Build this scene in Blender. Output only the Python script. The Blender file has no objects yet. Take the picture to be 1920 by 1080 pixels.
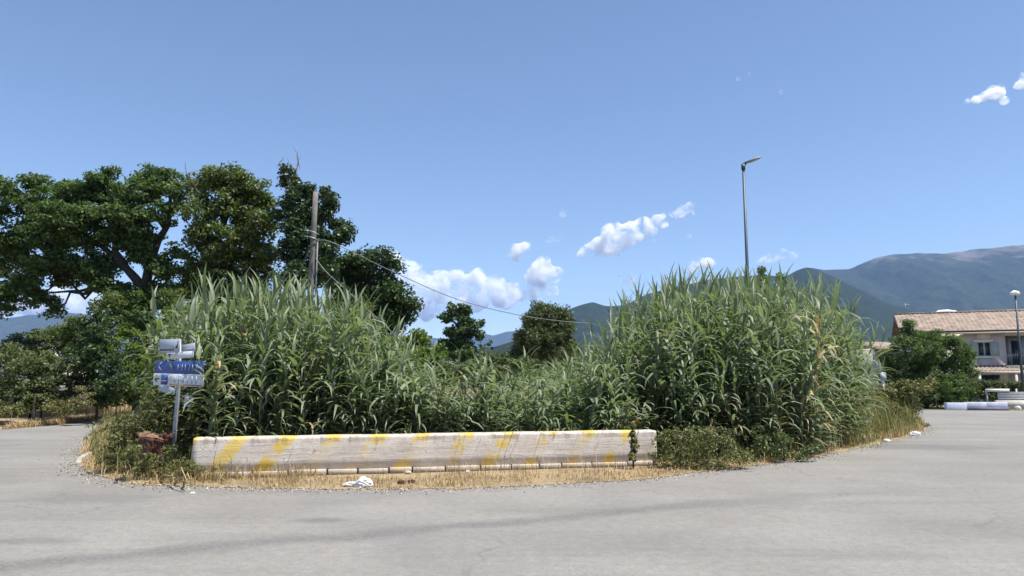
import bpy, bmesh, math, random
import numpy as np
from mathutils import Vector, Matrix, Euler

rng = np.random.default_rng(7)
random.seed(7)
S = bpy.context.scene
C = S.collection

# ------------------------------------------------------------------ camera, world, sun, exposure
F = 1397.0                      # focal length in pixels of the 1920 px wide photograph
EYE = 1.6
PITCH = math.atan(175.0 / F)
cam_d = bpy.data.cameras.new('camera')
cam_d.sensor_width = 36.0
cam_d.lens = 36.0 * F / 1920.0
cam_d.clip_start = 0.1
cam_d.clip_end = 90000
cam = bpy.data.objects.new('camera', cam_d)
C.objects.link(cam)
cam.location = (0, 0, EYE)
cam.rotation_euler = (math.pi / 2 + PITCH, 0, 0)
S.camera = cam

SUN = Vector((0.36, -0.17, 0.92)).normalized()     # towards the sun
SUN_EL = math.asin(SUN.z)
SUN_AZ = math.atan2(SUN.x, SUN.y)
W = bpy.data.worlds.new('World')
S.world = W
W.use_nodes = True
wn = W.node_tree
bg = wn.nodes['Background']
sky = wn.nodes.new('ShaderNodeTexSky')
sky.sky_type = 'NISHITA'
sky.sun_disc = False
sky.sun_elevation = SUN_EL
sky.sun_rotation = SUN_AZ
sky.altitude = 900
sky.air_density = 1.0
sky.dust_density = 0.1
sky.ozone_density = 1.3
wn.links.new(sky.outputs[0], bg.inputs[0])
bg.inputs[1].default_value = 0.065

sl = bpy.data.lights.new('sun', 'SUN')
sl.energy = 3.7
sl.angle = math.radians(0.5)
sl.color = (1.0, 0.95, 0.87)
so = bpy.data.objects.new('sun', sl)
C.objects.link(so)
so.rotation_euler = SUN.to_track_quat('Z', 'Y').to_euler()
so.location = (20, -10, 40)

S.view_settings.view_transform = 'Standard'
S.view_settings.look = 'None'
S.view_settings.exposure = 1.32
S.view_settings.gamma = 1.0
S.cycles.max_bounces = 8
S.cycles.transparent_max_bounces = 16
S.cycles.volume_bounces = 6

# ------------------------------------------------------------------ picture geometry helpers
ct, st = math.cos(PITCH), math.sin(PITCH)


def ray(x, y):
    dx, dy = (x - 960) / F, (540 - y) / F
    return dx, ct - dy * st, st + dy * ct


def P(x, y, d):
    """point seen at pixel (x, y) whose distance along the ground is d"""
    a, b, c = ray(x, y)
    t = d / b
    return Vector((a * t, d, EYE + c * t))


def G(x, y, z=0.0):
    a, b, c = ray(x, y)
    t = (z - EYE) / c
    return Vector((a * t, b * t, z))


def PX(X, Y, Z):
    """pixel of a world point"""
    y = Y * ct + (Z - EYE) * st
    u = -Y * st + (Z - EYE) * ct
    return 960 + F * X / y, 540 - F * u / y


# ------------------------------------------------------------------ object helpers
def tag(o, label=None, cat=None, group=None, kind=None):
    if label: o['label'] = label
    if cat: o['category'] = cat
    if group: o['group'] = group
    if kind: o['kind'] = kind
    return o


def link(o, parent=None):
    C.objects.link(o)
    if parent is not None:
        o.parent = parent
    return o


def empty(name, loc=(0, 0, 0), label=None, cat=None, group=None, rz=0.0):
    o = bpy.data.objects.new(name, None)
    o.empty_display_size = 0.2
    o.location = loc
    o.rotation_euler = (0, 0, rz)
    link(o)
    return tag(o, label, cat, group)


def np_mesh(name, V, Q=None, T=None, mat=None, smooth=False):
    V = np.asarray(V, dtype=np.float32).reshape(-1, 3)
    me = bpy.data.meshes.new(name)
    nq = 0 if Q is None else len(Q)
    nt = 0 if T is None else len(T)
    li = []
    if nq: li.append(np.asarray(Q, dtype=np.int32).ravel())
    if nt: li.append(np.asarray(T, dtype=np.int32).ravel())
    li = np.concatenate(li)
    me.vertices.add(len(V))
    me.vertices.foreach_set('co', V.ravel())
    me.loops.add(len(li))
    me.loops.foreach_set('vertex_index', li)
    me.polygons.add(nq + nt)
    starts = np.concatenate([np.arange(nq) * 4, nq * 4 + np.arange(nt) * 3]).astype(np.int32)
    me.polygons.foreach_set('loop_start', starts)
    if smooth:
        me.polygons.foreach_set('use_smooth', np.ones(nq + nt, dtype=bool))
    me.update(calc_edges=True)
    if mat: me.materials.append(mat)
    return me


def obj(name, me, parent=None, loc=None):
    o = bpy.data.objects.new(name, me)
    link(o, parent)
    if loc is not None: o.location = loc
    return o


class MB:
    """collects quads into one mesh"""
    def __init__(self): self.V, self.Q, self.n = [], [], 0

    def add(self, V, Q):
        V = np.asarray(V, float).reshape(-1, 3)
        self.V.append(V); self.Q.append(np.asarray(Q, int).reshape(-1, 4) + self.n); self.n += len(V)

    def tube(self, pts, rad, sides=6, cap=True):
        pts = [np.array(p, float) for p in pts]
        n = len(pts)
        rad = [rad] * n if np.isscalar(rad) else list(rad)
        rings = []
        prev = None
        for i in range(n):
            t = pts[min(i + 1, n - 1)] - pts[max(i - 1, 0)]
            t = t / (np.linalg.norm(t) + 1e-9)
            if prev is None:
                a = np.array([1., 0, 0]) if abs(t[0]) < 0.8 else np.array([0, 1., 0])
            else:
                a = prev
            a = a - t * np.dot(a, t); a /= np.linalg.norm(a) + 1e-9
            prev = a
            b = np.cross(t, a)
            th = np.linspace(0, 2 * math.pi, sides, endpoint=False)
            rings.append(pts[i] + rad[i] * (np.cos(th)[:, None] * a + np.sin(th)[:, None] * b))
        V = np.concatenate(rings)
        Q = []
        for i in range(n - 1):
            for k in range(sides):
                k2 = (k + 1) % sides
                Q.append((i * sides + k, i * sides + k2, (i + 1) * sides + k2, (i + 1) * sides + k))
        if cap:
            V = np.concatenate([V, [pts[0]], [pts[-1]]])
            c0, c1 = n * sides, n * sides + 1
            for k in range(0, sides, 2):
                k1, k2 = (k + 1) % sides, (k + 2) % sides
                Q.append((c0, k2, k1, k))
                o = (n - 1) * sides
                Q.append((c1, o + k, o + k1, o + k2))
        self.add(V, Q)

    def box(self, a, b, M=None):
        x0, y0, z0 = a; x1, y1, z1 = b
        V = np.array([(x0, y0, z0), (x1, y0, z0), (x1, y1, z0), (x0, y1, z0), (x0, y0, z1), (x1, y0, z1), (x1, y1, z1), (x0, y1, z1)], float)
        if M is not None:
            V = np.array([M @ Vector(v) for v in V])
        self.add(V, [(0, 3, 2, 1), (4, 5, 6, 7), (0, 1, 5, 4), (1, 2, 6, 5), (2, 3, 7, 6), (3, 0, 4, 7)])

    def build(self, name, mat, parent=None, smooth=False):
        me = np_mesh(name, np.concatenate(self.V), np.concatenate(self.Q), None, mat, smooth)
        return obj(name, me, parent)


def bevel(o, w=0.02, seg=2):
    m = o.modifiers.new('bevel', 'BEVEL'); m.width = w; m.segments = seg; m.limit_method = 'ANGLE'
    return o


# ------------------------------------------------------------------ noise in numpy (terrain relief)
def vnoise(x, y, seed=0):
    def h(i, j):
        n = (i * 374761393 + j * 668265263 + seed * 982451653) & 0xffffffff
        n = ((n ^ (n >> 13)) * 1274126177) & 0xffffffff
        return ((n ^ (n >> 16)) & 0xffff) / 65535.0
    xi, yi = np.floor(x).astype(np.int64), np.floor(y).astype(np.int64)
    xf, yf = x - xi, y - yi
    u, v = xf * xf * (3 - 2 * xf), yf * yf * (3 - 2 * yf)
    a, b, c, d = h(xi, yi), h(xi + 1, yi), h(xi, yi + 1), h(xi + 1, yi + 1)
    return (a * (1 - u) + b * u) * (1 - v) + (c * (1 - u) + d * u) * v


def fbm(x, y, octs=5, seed=0, ridged=False):
    s = 0; a = 0.5; tot = 0
    for o in range(octs):
        n = vnoise(x * 2 ** o, y * 2 ** o, seed + o)
        if ridged: n = 1 - np.abs(2 * n - 1)
        s = s + a * n; tot += a; a *= 0.5
    return s / tot


# ------------------------------------------------------------------ materials
def mat(name):
    m = bpy.data.materials.new(name); m.use_nodes = True
    nt = m.node_tree
    return m, nt, nt.nodes['Principled BSDF'], nt.nodes['Material Output']


def node(nt, t, **kw):
    n = nt.nodes.new(t)
    for k, v in kw.items():
        if hasattr(n, k): setattr(n, k, v)
    return n


def ramp(nt, fac, stops):
    r = nt.nodes.new('ShaderNodeValToRGB')
    e = r.color_ramp.elements
    while len(e) < len(stops): e.new(0.5)
    for i, (p, c) in enumerate(stops):
        e[i].position = p
        e[i].color = (c[0], c[1], c[2], 1) if len(c) == 3 else c
    nt.links.new(fac, r.inputs[0])
    return r.outputs[0]


def noise(nt, vec, scale, detail=4, rough=0.55, dist=0.0):
    n = nt.nodes.new('ShaderNodeTexNoise')
    n.inputs['Scale'].default_value = scale
    n.inputs['Detail'].default_value = detail
    n.inputs['Roughness'].default_value = rough
    n.inputs['Distortion'].default_value = dist
    if vec is not None: nt.links.new(vec, n.inputs['Vector'])
    return n.outputs[0]


def math_n(nt, op, a, b=None, clamp=False):
    n = nt.nodes.new('ShaderNodeMath'); n.operation = op; n.use_clamp = clamp
    for i, v in enumerate((a, b)):
        if v is None: continue
        if isinstance(v, (int, float)): n.inputs[i].default_value = v
        else: nt.links.new(v, n.inputs[i])
    return n.outputs[0]


def mix(nt, fac, a, b, blend='MIX'):
    n = nt.nodes.new('ShaderNodeMix'); n.data_type = 'RGBA'; n.blend_type = blend
    for sock, v in ((n.inputs[0], fac), (n.inputs[6], a), (n.inputs[7], b)):
        if isinstance(v, (int, float)): sock.default_value = v
        elif isinstance(v, (tuple, list)): sock.default_value = (v[0], v[1], v[2], 1)
        else: nt.links.new(v, sock)
    return n.outputs[2]


def bump(nt, h, strength, dist=0.02):
    b = nt.nodes.new('ShaderNodeBump')
    b.inputs['Strength'].default_value = strength
    b.inputs['Distance'].default_value = dist
    nt.links.new(h, b.inputs['Height'])
    return b.outputs[0]


def smoothstep(nt, v, lo, hi):
    n = nt.nodes.new('ShaderNodeMapRange'); n.interpolation_type = 'SMOOTHSTEP'
    nt.links.new(v, n.inputs[0])
    n.inputs[1].default_value = lo; n.inputs[2].default_value = hi
    return n.outputs[0]


def texco(nt, kind='Object'):
    return nt.nodes.new('ShaderNodeTexCoord').outputs[kind]


def pos(nt):
    return nt.nodes.new('ShaderNodeNewGeometry').outputs['Position']


def plain(name, col, rough=0.7, metal=0.0, var=0.15, scale=6.0, bmp=0.0):
    m, nt, p, out = mat(name)
    v = texco(nt)
    n = noise(nt, v, scale, 5, 0.6)
    c0 = [max(0, c * (1 - var)) for c in col]; c1 = [min(1, c * (1 + var)) for c in col]
    nt.links.new(ramp(nt, n, [(0.3, c0), (0.7, c1)]), p.inputs['Base Color'])
    p.inputs['Roughness'].default_value = rough
    p.inputs['Metallic'].default_value = metal
    if bmp: nt.links.new(bump(nt, noise(nt, v, scale * 6, 5), bmp), p.inputs['Normal'])
    return m


def leaf_mat(name, cols, rough=0.58, transl=0.35, tcol=None, spec=0.32):
    """foliage: every loose leaf gets its own shade; part of the light passes through"""
    m, nt, p, out = mat(name)
    g = nt.nodes.new('ShaderNodeNewGeometry')
    oi = nt.nodes.new('ShaderNodeObjectInfo')
    r = math_n(nt, 'FRACT', math_n(nt, 'ADD', g.outputs['Random Per Island'], oi.outputs['Random']))
    k = len(cols)
    col = ramp(nt, r, [(i / max(1, k - 1), c) for i, c in enumerate(cols)])
    nt.links.new(col, p.inputs['Base Color'])
    p.inputs['Roughness'].default_value = rough
    p.inputs['Specular IOR Level'].default_value = spec
    t = nt.nodes.new('ShaderNodeBsdfTranslucent')
    if tcol is None: tcol = (1.0, 1.25, 0.55)
    nt.links.new(mix(nt, 1.0, col, tcol, 'MULTIPLY'), t.inputs[0])
    ms = nt.nodes.new('ShaderNodeMixShader'); ms.inputs[0].default_value = transl
    nt.links.new(p.outputs[0], ms.inputs[1]); nt.links.new(t.outputs[0], ms.inputs[2])
    nt.links.new(ms.outputs[0], out.inputs['Surface'])
    return m


def make_asphalt():
    m, nt, p, out = mat('asphalt')
    v = pos(nt)
    fine = noise(nt, v, 90, 3, 0.7)
    med = noise(nt, v, 9, 5, 0.65)
    big = noise(nt, v, 0.42, 5, 0.6, 0.6)
    mp = nt.nodes.new('ShaderNodeMapping'); mp.inputs['Scale'].default_value = (0.10, 0.9, 1)
    mp.inputs['Rotation'].default_value = (0, 0, math.radians(-9))
    nt.links.new(v, mp.inputs[0])
    streak = noise(nt, mp.outputs[0], 1.5, 5, 0.6, 0.4)
    base = ramp(nt, big, [(0.30, (0.190, 0.181, 0.168)), (0.5, (0.214, 0.205, 0.191)), (0.72, (0.242, 0.232, 0.217))])
    base = mix(nt, 0.30, base, ramp(nt, streak, [(0.33, (0.62, 0.62, 0.62)), (0.55, (1, 1, 1))]), 'MULTIPLY')
    base = mix(nt, 0.6, base, ramp(nt, med, [(0.3, (0.74, 0.74, 0.74)), (0.65, (1.10, 1.10, 1.09))]), 'MULTIPLY')
    base = mix(nt, 0.5, base, ramp(nt, noise(nt, v, 32, 3, 0.75), [(0.35, (0.66, 0.66, 0.67)), (0.6, (1.10, 1.10, 1.09))]), 'MULTIPLY')
    base = mix(nt, 0.42, base, ramp(nt, fine, [(0.32, (0.62, 0.62, 0.63)), (0.6, (1.12, 1.12, 1.1))]), 'MULTIPLY')
    # worn joint between two layers of asphalt: a dark band running across the near road
    sep = nt.nodes.new('ShaderNodeSeparateXYZ'); nt.links.new(v, sep.inputs[0])
    a, b = G(0, 1062), G(800, 992)
    dx, dy = b.x - a.x, b.y - a.y
    L = math.hypot(dx, dy)
    d = math_n(nt, 'ADD', math_n(nt, 'MULTIPLY', sep.outputs[0], -dy / L), math_n(nt, 'MULTIPLY', sep.outputs[1], dx / L))
    d = math_n(nt, 'SUBTRACT', d, (-dy * a.x + dx * a.y) / L)
    wob = math_n(nt, 'MULTIPLY', math_n(nt, 'SUBTRACT', noise(nt, v, 0.7, 4), 0.5), 0.9)
    d = math_n(nt, 'ABSOLUTE', math_n(nt, 'ADD', d, wob))
    band = math_n(nt, 'SUBTRACT', 1.0, smoothstep(nt, d, 0.02, 0.38))
    along = math_n(nt, 'SUBTRACT', 1.0, smoothstep(nt, sep.outputs[0], 0.5, 7.0))
    speck = smoothstep(nt, noise(nt, v, 24, 4, 0.7), 0.36, 0.66)
    bf = math_n(nt, 'MULTIPLY', math_n(nt, 'MULTIPLY', band, along), math_n(nt, 'ADD', math_n(nt, 'MULTIPLY', speck, 0.55), 0.22))
    base = mix(nt, bf, base, (0.085, 0.085, 0.085))
    # oil and tyre stains; the widest ellipse is a painted shadow band at right
    for (x, y, rx, ry, s) in ((600, 976, .42, .22, .5), (1740, 838, 2.6, 1.1, .38), (170, 935, 1.3, .5, .25), (1560, 1040, 1.2, .3, .2), (60, 1015, .5, .25, .3)):
        q = G(x, y)
        ex = math_n(nt, 'DIVIDE', math_n(nt, 'SUBTRACT', sep.outputs[0], q.x), rx)
        ey = math_n(nt, 'DIVIDE', math_n(nt, 'SUBTRACT', sep.outputs[1], q.y), ry)
        rr = math_n(nt, 'SQRT', math_n(nt, 'ADD', math_n(nt, 'MULTIPLY', ex, ex), math_n(nt, 'MULTIPLY', ey, ey)))
        rr = math_n(nt, 'ADD', rr, math_n(nt, 'MULTIPLY', math_n(nt, 'SUBTRACT', noise(nt, v, 2.6, 4), 0.5), 1.3))
        f = math_n(nt, 'MULTIPLY', math_n(nt, 'SUBTRACT', 1.0, smoothstep(nt, rr, 0.3, 1.1)), s)
        base = mix(nt, f, base, (0.07, 0.07, 0.07))
    vo = nt.nodes.new('ShaderNodeTexVoronoi'); vo.feature = 'DISTANCE_TO_EDGE'; vo.inputs['Scale'].default_value = 0.33
    wv = nt.nodes.new('ShaderNodeVectorMath'); wv.operation = 'ADD'
    nz = nt.nodes.new('ShaderNodeTexNoise'); nz.inputs['Scale'].default_value = 1.1; nz.inputs['Detail'].default_value = 5; nt.links.new(v, nz.inputs[0])
    nt.links.new(v, wv.inputs[0]); nt.links.new(nz.outputs[1], wv.inputs[1]); nt.links.new(wv.outputs[0], vo.inputs['Vector'])
    ck = math_n(nt, 'MULTIPLY', math_n(nt, 'SUBTRACT', 1.0, smoothstep(nt, vo.outputs['Distance'], 0.002, 0.009)), smoothstep(nt, noise(nt, v, 0.25, 3), 0.48, 0.58))
    base = mix(nt, math_n(nt, 'MULTIPLY', ck, 0.28), base, (0.07, 0.068, 0.065))
    patch = smoothstep(nt, noise(nt, v, 0.16, 4, 0.5, 0.8), 0.52, 0.56)
    base = mix(nt, math_n(nt, 'MULTIPLY', patch, 0.16), base, (0.13, 0.13, 0.13))
    nt.links.new(base, p.inputs['Base Color'])
    p.inputs['Roughness'].default_value = 0.85
    p.inputs['Specular IOR Level'].default_value = 0.3
    nt.links.new(bump(nt, fine, 0.35, 0.01), p.inputs['Normal'])
    return m


def make_soil(name, stops, sc=1.2):
    m, nt, p, out = mat(name)
    v = pos(nt)
    n = noise(nt, v, sc, 8, 0.65, 0.3)
    n2 = noise(nt, v, sc * 22, 4, 0.7)
    c = ramp(nt, n, stops)
    c = mix(nt, 0.6, c, ramp(nt, n2, [(0.3, (0.55, 0.55, 0.55)), (0.65, (1.15, 1.12, 1.05))]), 'MULTIPLY')
    nt.links.new(c, p.inputs['Base Color'])
    p.inputs['Roughness'].default_value = 0.95
    nt.links.new(bump(nt, n2, 0.7, 0.04), p.inputs['Normal'])
    return m


def make_wall_mat():
    """whitewashed concrete, weathered, with worn slanting yellow paint bars"""
    m, nt, p, out = mat('painted_concrete')
    a, b = P(358, 875, 12.4), P(1232, 860, 14.3)
    mw = nt.nodes.new('ShaderNodeMapping'); mw.vector_type = 'TEXTURE'      # metres along the wall, from its left end
    mw.inputs['Location'].default_value = (a.x, a.y, 0)
    mw.inputs['Rotation'].default_value = (0, 0, math.atan2(b.y - a.y, b.x - a.x))
    nt.links.new(pos(nt), mw.inputs[0])
    v = mw.outputs[0]
    sep = nt.nodes.new('ShaderNodeSeparateXYZ'); nt.links.new(v, sep.inputs[0])
    X, Z = sep.outputs[0], sep.outputs[2]
    mp = nt.nodes.new('ShaderNodeMapping'); mp.inputs['Scale'].default_value = (1.2, 1.2, 14)
    nt.links.new(v, mp.inputs[0])
    board = noise(nt, mp.outputs[0], 1.3, 6, 0.65, 0.5)
    mp2 = nt.nodes.new('ShaderNodeMapping'); mp2.inputs['Scale'].default_value = (9, 9, 0.8)
    nt.links.new(v, mp2.inputs[0])
    drip = noise(nt, mp2.outputs[0], 1.0, 5, 0.6)
    blot = noise(nt, v, 2.2, 6, 0.6)
    c = ramp(nt, blot, [(0.3, (0.44, 0.39, 0.34)), (0.55, (0.535, 0.48, 0.425)), (0.75, (0.62, 0.575, 0.525))])
    c = mix(nt, 0.26, c, ramp(nt, board, [(0.36, (0.62, 0.58, 0.54)), (0.46, (1, 1, 1))]), 'MULTIPLY')
    c = mix(nt, 0.45, c, ramp(nt, noise(nt, v, 13, 6, 0.7), [(0.34, (0.66, 0.62, 0.57)), (0.52, (1, 1, 1))]), 'MULTIPLY')
    # yellow bars
    wob = math_n(nt, 'MULTIPLY', math_n(nt, 'SUBTRACT', noise(nt, v, 1.7, 3), 0.5), 0.16)
    u = math_n(nt, 'ADD', math_n(nt, 'SUBTRACT', X, math_n(nt, 'MULTIPLY', Z, 0.72)), wob)
    fr = math_n(nt, 'FRACT', math_n(nt, 'DIVIDE', math_n(nt, 'ADD', u, 0.10), 0.765))
    bar = math_n(nt, 'MULTIPLY', smoothstep(nt, fr, 0.24, 0.34), math_n(nt, 'SUBTRACT', 1.0, smoothstep(nt, fr, 0.56, 0.70)))
    wearn = noise(nt, v, 2.6, 6, 0.62)
    up = math_n(nt, 'ABSOLUTE', math_n(nt, 'SUBTRACT', Z, 0.33))          # paint held on best along the top and the foot
    first = math_n(nt, 'SUBTRACT', 1.0, smoothstep(nt, X, 0.9, 1.3))
    keep = math_n(nt, 'ADD', math_n(nt, 'ADD', wearn, math_n(nt, 'MULTIPLY', up, 0.62)), math_n(nt, 'MULTIPLY', first, 0.25))
    keep = smoothstep(nt, keep, 0.53, 0.67)
    yf = math_n(nt, 'MULTIPLY', math_n(nt, 'MULTIPLY', bar, math_n(nt, 'ADD', math_n(nt, 'MULTIPLY', keep, 0.86), 0.14)), smoothstep(nt, noise(nt, v, 1.3, 5, 0.7), 0.28, 0.52))
    yf = math_n(nt, 'MULTIPLY', yf, math_n(nt, 'ADD', 0.45, math_n(nt, 'MULTIPLY', smoothstep(nt, Z, 0.10, 0.16), 0.55)))
    yel = ramp(nt, noise(nt, v, 5, 4), [(0.3, (0.54, 0.37, 0.06)), (0.7, (0.62, 0.46, 0.12))])
    c = mix(nt, yf, c, yel)
    # dirt runs, a darker band below the top edge, splashed soil along the foot
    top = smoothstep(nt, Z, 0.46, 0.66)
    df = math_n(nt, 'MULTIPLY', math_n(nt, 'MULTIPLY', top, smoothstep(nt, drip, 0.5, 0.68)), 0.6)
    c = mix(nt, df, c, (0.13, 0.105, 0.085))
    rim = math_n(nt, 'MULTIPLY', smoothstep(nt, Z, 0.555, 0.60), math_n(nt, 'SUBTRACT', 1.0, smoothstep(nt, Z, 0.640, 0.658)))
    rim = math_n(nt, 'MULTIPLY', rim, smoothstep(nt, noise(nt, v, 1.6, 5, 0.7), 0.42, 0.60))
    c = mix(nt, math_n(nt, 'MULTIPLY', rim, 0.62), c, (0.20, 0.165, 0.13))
    foot = math_n(nt, 'SUBTRACT', 1.0, smoothstep(nt, Z, 0.0, 0.20))
    c = mix(nt, math_n(nt, 'MULTIPLY', foot, 0.72), c, (0.33, 0.275, 0.205))
    cr = nt.nodes.new('ShaderNodeTexVoronoi'); cr.feature = 'DISTANCE_TO_EDGE'; cr.inputs['Scale'].default_value = 1.6
    dv = nt.nodes.new('ShaderNodeVectorMath'); dv.operation = 'ADD'
    nz = nt.nodes.new('ShaderNodeTexNoise'); nz.inputs['Scale'].default_value = 4; nt.links.new(v, nz.inputs[0])
    nt.links.new(v, dv.inputs[0]); nt.links.new(nz.outputs[1], dv.inputs[1]); nt.links.new(dv.outputs[0], cr.inputs['Vector'])
    crack = math_n(nt, 'SUBTRACT', 1.0, smoothstep(nt, cr.outputs['Distance'], 0.002, 0.014))
    crack = math_n(nt, 'MULTIPLY', crack, smoothstep(nt, blot, 0.45, 0.6))
    c = mix(nt, math_n(nt, 'MULTIPLY', crack, 0.6), c, (0.14, 0.12, 0.10))
    nt.links.new(c, p.inputs['Base Color'])
    p.inputs['Roughness'].default_value = 0.85
    hsum = math_n(nt, 'ADD', math_n(nt, 'MULTIPLY', board, 0.8), math_n(nt, 'MULTIPLY', noise(nt, v, 40, 4, 0.7), 0.35))
    hsum = math_n(nt, 'SUBTRACT', hsum, math_n(nt, 'MULTIPLY', crack, 0.5))
    nt.links.new(bump(nt, hsum, 0.55, 0.02), p.inputs['Normal'])
    return m


def make_mountain_mat(name, green, pale, lo, hi, tex=1.0):
    m, nt, p, out = mat(name)
    v = pos(nt)
    sep = nt.nodes.new('ShaderNodeSeparateXYZ'); nt.links.new(v, sep.inputs[0])
    n = noise(nt, v, 0.0035 * tex, 8, 0.62, 0.4)
    n2 = noise(nt, v, 0.02 * tex, 6, 0.7)
    h = math_n(nt, 'ADD', smoothstep(nt, sep.outputs[2], lo, hi), math_n(nt, 'MULTIPLY', math_n(nt, 'SUBTRACT', n, 0.5), 2.2))
    f = smoothstep(nt, h, 0.55, 1.0)
    g = ramp(nt, n2, [(0.3, tuple(c * 0.65 for c in green)), (0.7, tuple(c * 1.35 for c in green))])
    q = ramp(nt, n2, [(0.3, tuple(c * 0.75 for c in pale)), (0.7, tuple(c * 1.2 for c in pale))])
    nt.links.new(mix(nt, f, g, q), p.inputs['Base Color'])
    p.inputs['Roughness'].default_value = 1.0
    p.inputs['Specular IOR Level'].default_value = 0.0
    return m


M = {}
M['asphalt'] = make_asphalt()
M['island'] = make_soil('dry_soil', [(0.3, (0.16, 0.115, 0.07)), (0.55, (0.30, 0.225, 0.13)), (0.75, (0.38, 0.30, 0.18))])
M['ground'] = make_soil('meadow', [(0.3, (0.06, 0.075, 0.03)), (0.5, (0.15, 0.13, 0.06)), (0.72, (0.30, 0.24, 0.13))], 0.12)
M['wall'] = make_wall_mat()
M['concrete'] = plain('pale_concrete', (0.52, 0.47, 0.42), 0.9, 0, 0.3, 5, 0.4)
M['kerb'] = plain('worn_white_kerb', (0.33, 0.31, 0.28), 0.9, 0, 0.3, 6, 0.4)
M['bark'] = plain('bark', (0.040, 0.033, 0.027), 0.95, 0, 0.4, 9, 0.8)
M['twig'] = plain('twig', (0.16, 0.12, 0.08), 0.9, 0, 0.3, 9)
M['pole_wood'] = plain('weathered_pole', (0.135, 0.125, 0.115), 0.9, 0, 0.3, 4, 0.5)
M['galv'] = plain('galvanised_steel', (0.34, 0.36, 0.38), 0.5, 0.5, 0.2, 12)
M['dark_steel'] = plain('painted_steel', (0.045, 0.06, 0.085), 0.5, 0.1, 0.15, 8)
M['lamp_head'] = plain('lamp_housing', (0.17, 0.165, 0.15), 0.5, 0.1, 0.1, 8)
M['lens'] = plain('lamp_glass', (0.50, 0.50, 0.46), 0.15, 0, 0.05, 8)
M['cable'] = plain('grey_cable', (0.16, 0.163, 0.168), 0.6, 0, 0.1, 3)
M['sign_white'] = plain('sign_white', (0.60, 0.62, 0.66), 0.45, 0, 0.08, 7)
M['sign_grey'] = plain('faded_sign', (0.36, 0.40, 0.46), 0.5, 0, 0.12, 7)
M['sign_blue'] = plain('sign_blue', (0.035, 0.075, 0.30), 0.4, 0, 0.12, 5)
M['sign_black'] = plain('sign_black', (0.02, 0.02, 0.022), 0.5, 0, 0.1, 5)
M['sign_pale'] = plain('sign_pale_print', (0.36, 0.42, 0.50), 0.5, 0, 0.1, 5)
M['sign_rust'] = plain('faded_red_print', (0.40, 0.22, 0.16), 0.6, 0, 0.2, 5)
M['rust'] = plain('rusty_sheet', (0.105, 0.042, 0.030), 0.85, 0.1, 0.45, 7, 0.5)
M['rust_top'] = plain('rusty_tan', (0.17, 0.10, 0.06), 0.85, 0.1, 0.4, 9, 0.4)
M['plastic'] = plain('white_plastic', (0.66, 0.66, 0.65), 0.35, 0, 0.05, 7)
M['plaster'] = plain('mauve_plaster', (0.53, 0.45, 0.415), 0.95, 0, 0.1, 1.5)
M['plaster_pale'] = plain('pale_plaster', (0.50, 0.47, 0.42), 0.95, 0, 0.1, 1.5)
M['trim'] = plain('white_trim', (0.66, 0.66, 0.64), 0.7, 0, 0.06, 3)
M['shutter'] = plain('grey_green_shutter', (0.36, 0.41, 0.40), 0.6, 0, 0.08, 3)
M['tile'] = plain('terracotta', (0.215, 0.165, 0.130), 0.9, 0, 0.45, 1.6)
M['gutter'] = plain('dark_gutter', (0.05, 0.045, 0.045), 0.5, 0.2, 0.1, 3)
M['dark_room'] = plain('dark_interior', (0.035, 0.035, 0.045), 0.8, 0, 0.1, 3)
M['rail'] = plain('dark_railing', (0.05, 0.07, 0.09), 0.5, 0.3, 0.1, 3)
M['fence'] = plain('grey_fence', (0.30, 0.32, 0.34), 0.6, 0.2, 0.1, 3)
M['barrier'] = plain('pale_blue_paint', (0.54, 0.57, 0.68), 0.7, 0, 0.12, 3)
M['barrier_base'] = plain('violet_grey_base', (0.13, 0.12, 0.19), 0.8, 0, 0.2, 3)
m, nt, p, out = mat('window_glass')
p.inputs['Base Color'].default_value = (0.03, 0.04, 0.055, 1); p.inputs['Roughness'].default_value = 0.08
M['glass'] = m

M['reed'] = leaf_mat('reed_leaf', [(0.142, 0.182, 0.100), (0.210, 0.246, 0.156), (0.160, 0.202, 0.115), (0.262, 0.290, 0.200), (0.150, 0.188, 0.092), (0.190, 0.226, 0.138)], 0.5, 0.38, (1.0, 1.2, 0.55), 0.4)
M['reed_dry'] = leaf_mat('reed_dry', [(0.34, 0.26, 0.14), (0.42, 0.34, 0.19), (0.25, 0.19, 0.10)], 0.7, 0.25, (1, 0.9, 0.7))
M['reed_stem'] = leaf_mat('reed_stem', [(0.12, 0.15, 0.06), (0.17, 0.18, 0.08), (0.21, 0.18, 0.09)], 0.55, 0.05)
M['oak'] = leaf_mat('oak_leaf', [(0.0537, 0.0873, 0.0312), (0.0854, 0.1298, 0.0432), (0.1196, 0.1676, 0.0576), (0.0671, 0.1038, 0.036)], 0.58, 0.44)
M['oak2'] = leaf_mat('oak_leaf_light', [(0.0671, 0.0944, 0.0288), (0.1037, 0.1357, 0.0408), (0.1342, 0.1652, 0.054), (0.0793, 0.1121, 0.036)], 0.5, 0.42)
M['ivy'] = leaf_mat('ivy_leaf', [(0.0243, 0.0468, 0.0187), (0.0405, 0.0715, 0.0275), (0.0648, 0.104, 0.0375)], 0.42, 0.2)
M['dark'] = leaf_mat('dark_leaf', [(0.0297, 0.0546, 0.02), (0.0486, 0.0832, 0.0275), (0.0743, 0.1144, 0.035)], 0.5, 0.25)
M['lime'] = leaf_mat('bright_leaf', [(0.078, 0.125, 0.022), (0.1105, 0.1625, 0.0308), (0.143, 0.1875, 0.0385)], 0.5, 0.38)
M['yellow'] = leaf_mat('yellow_leaf', [(0.15, 0.16, 0.025), (0.22, 0.20, 0.035), (0.11, 0.13, 0.025)], 0.5, 0.4)
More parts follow.
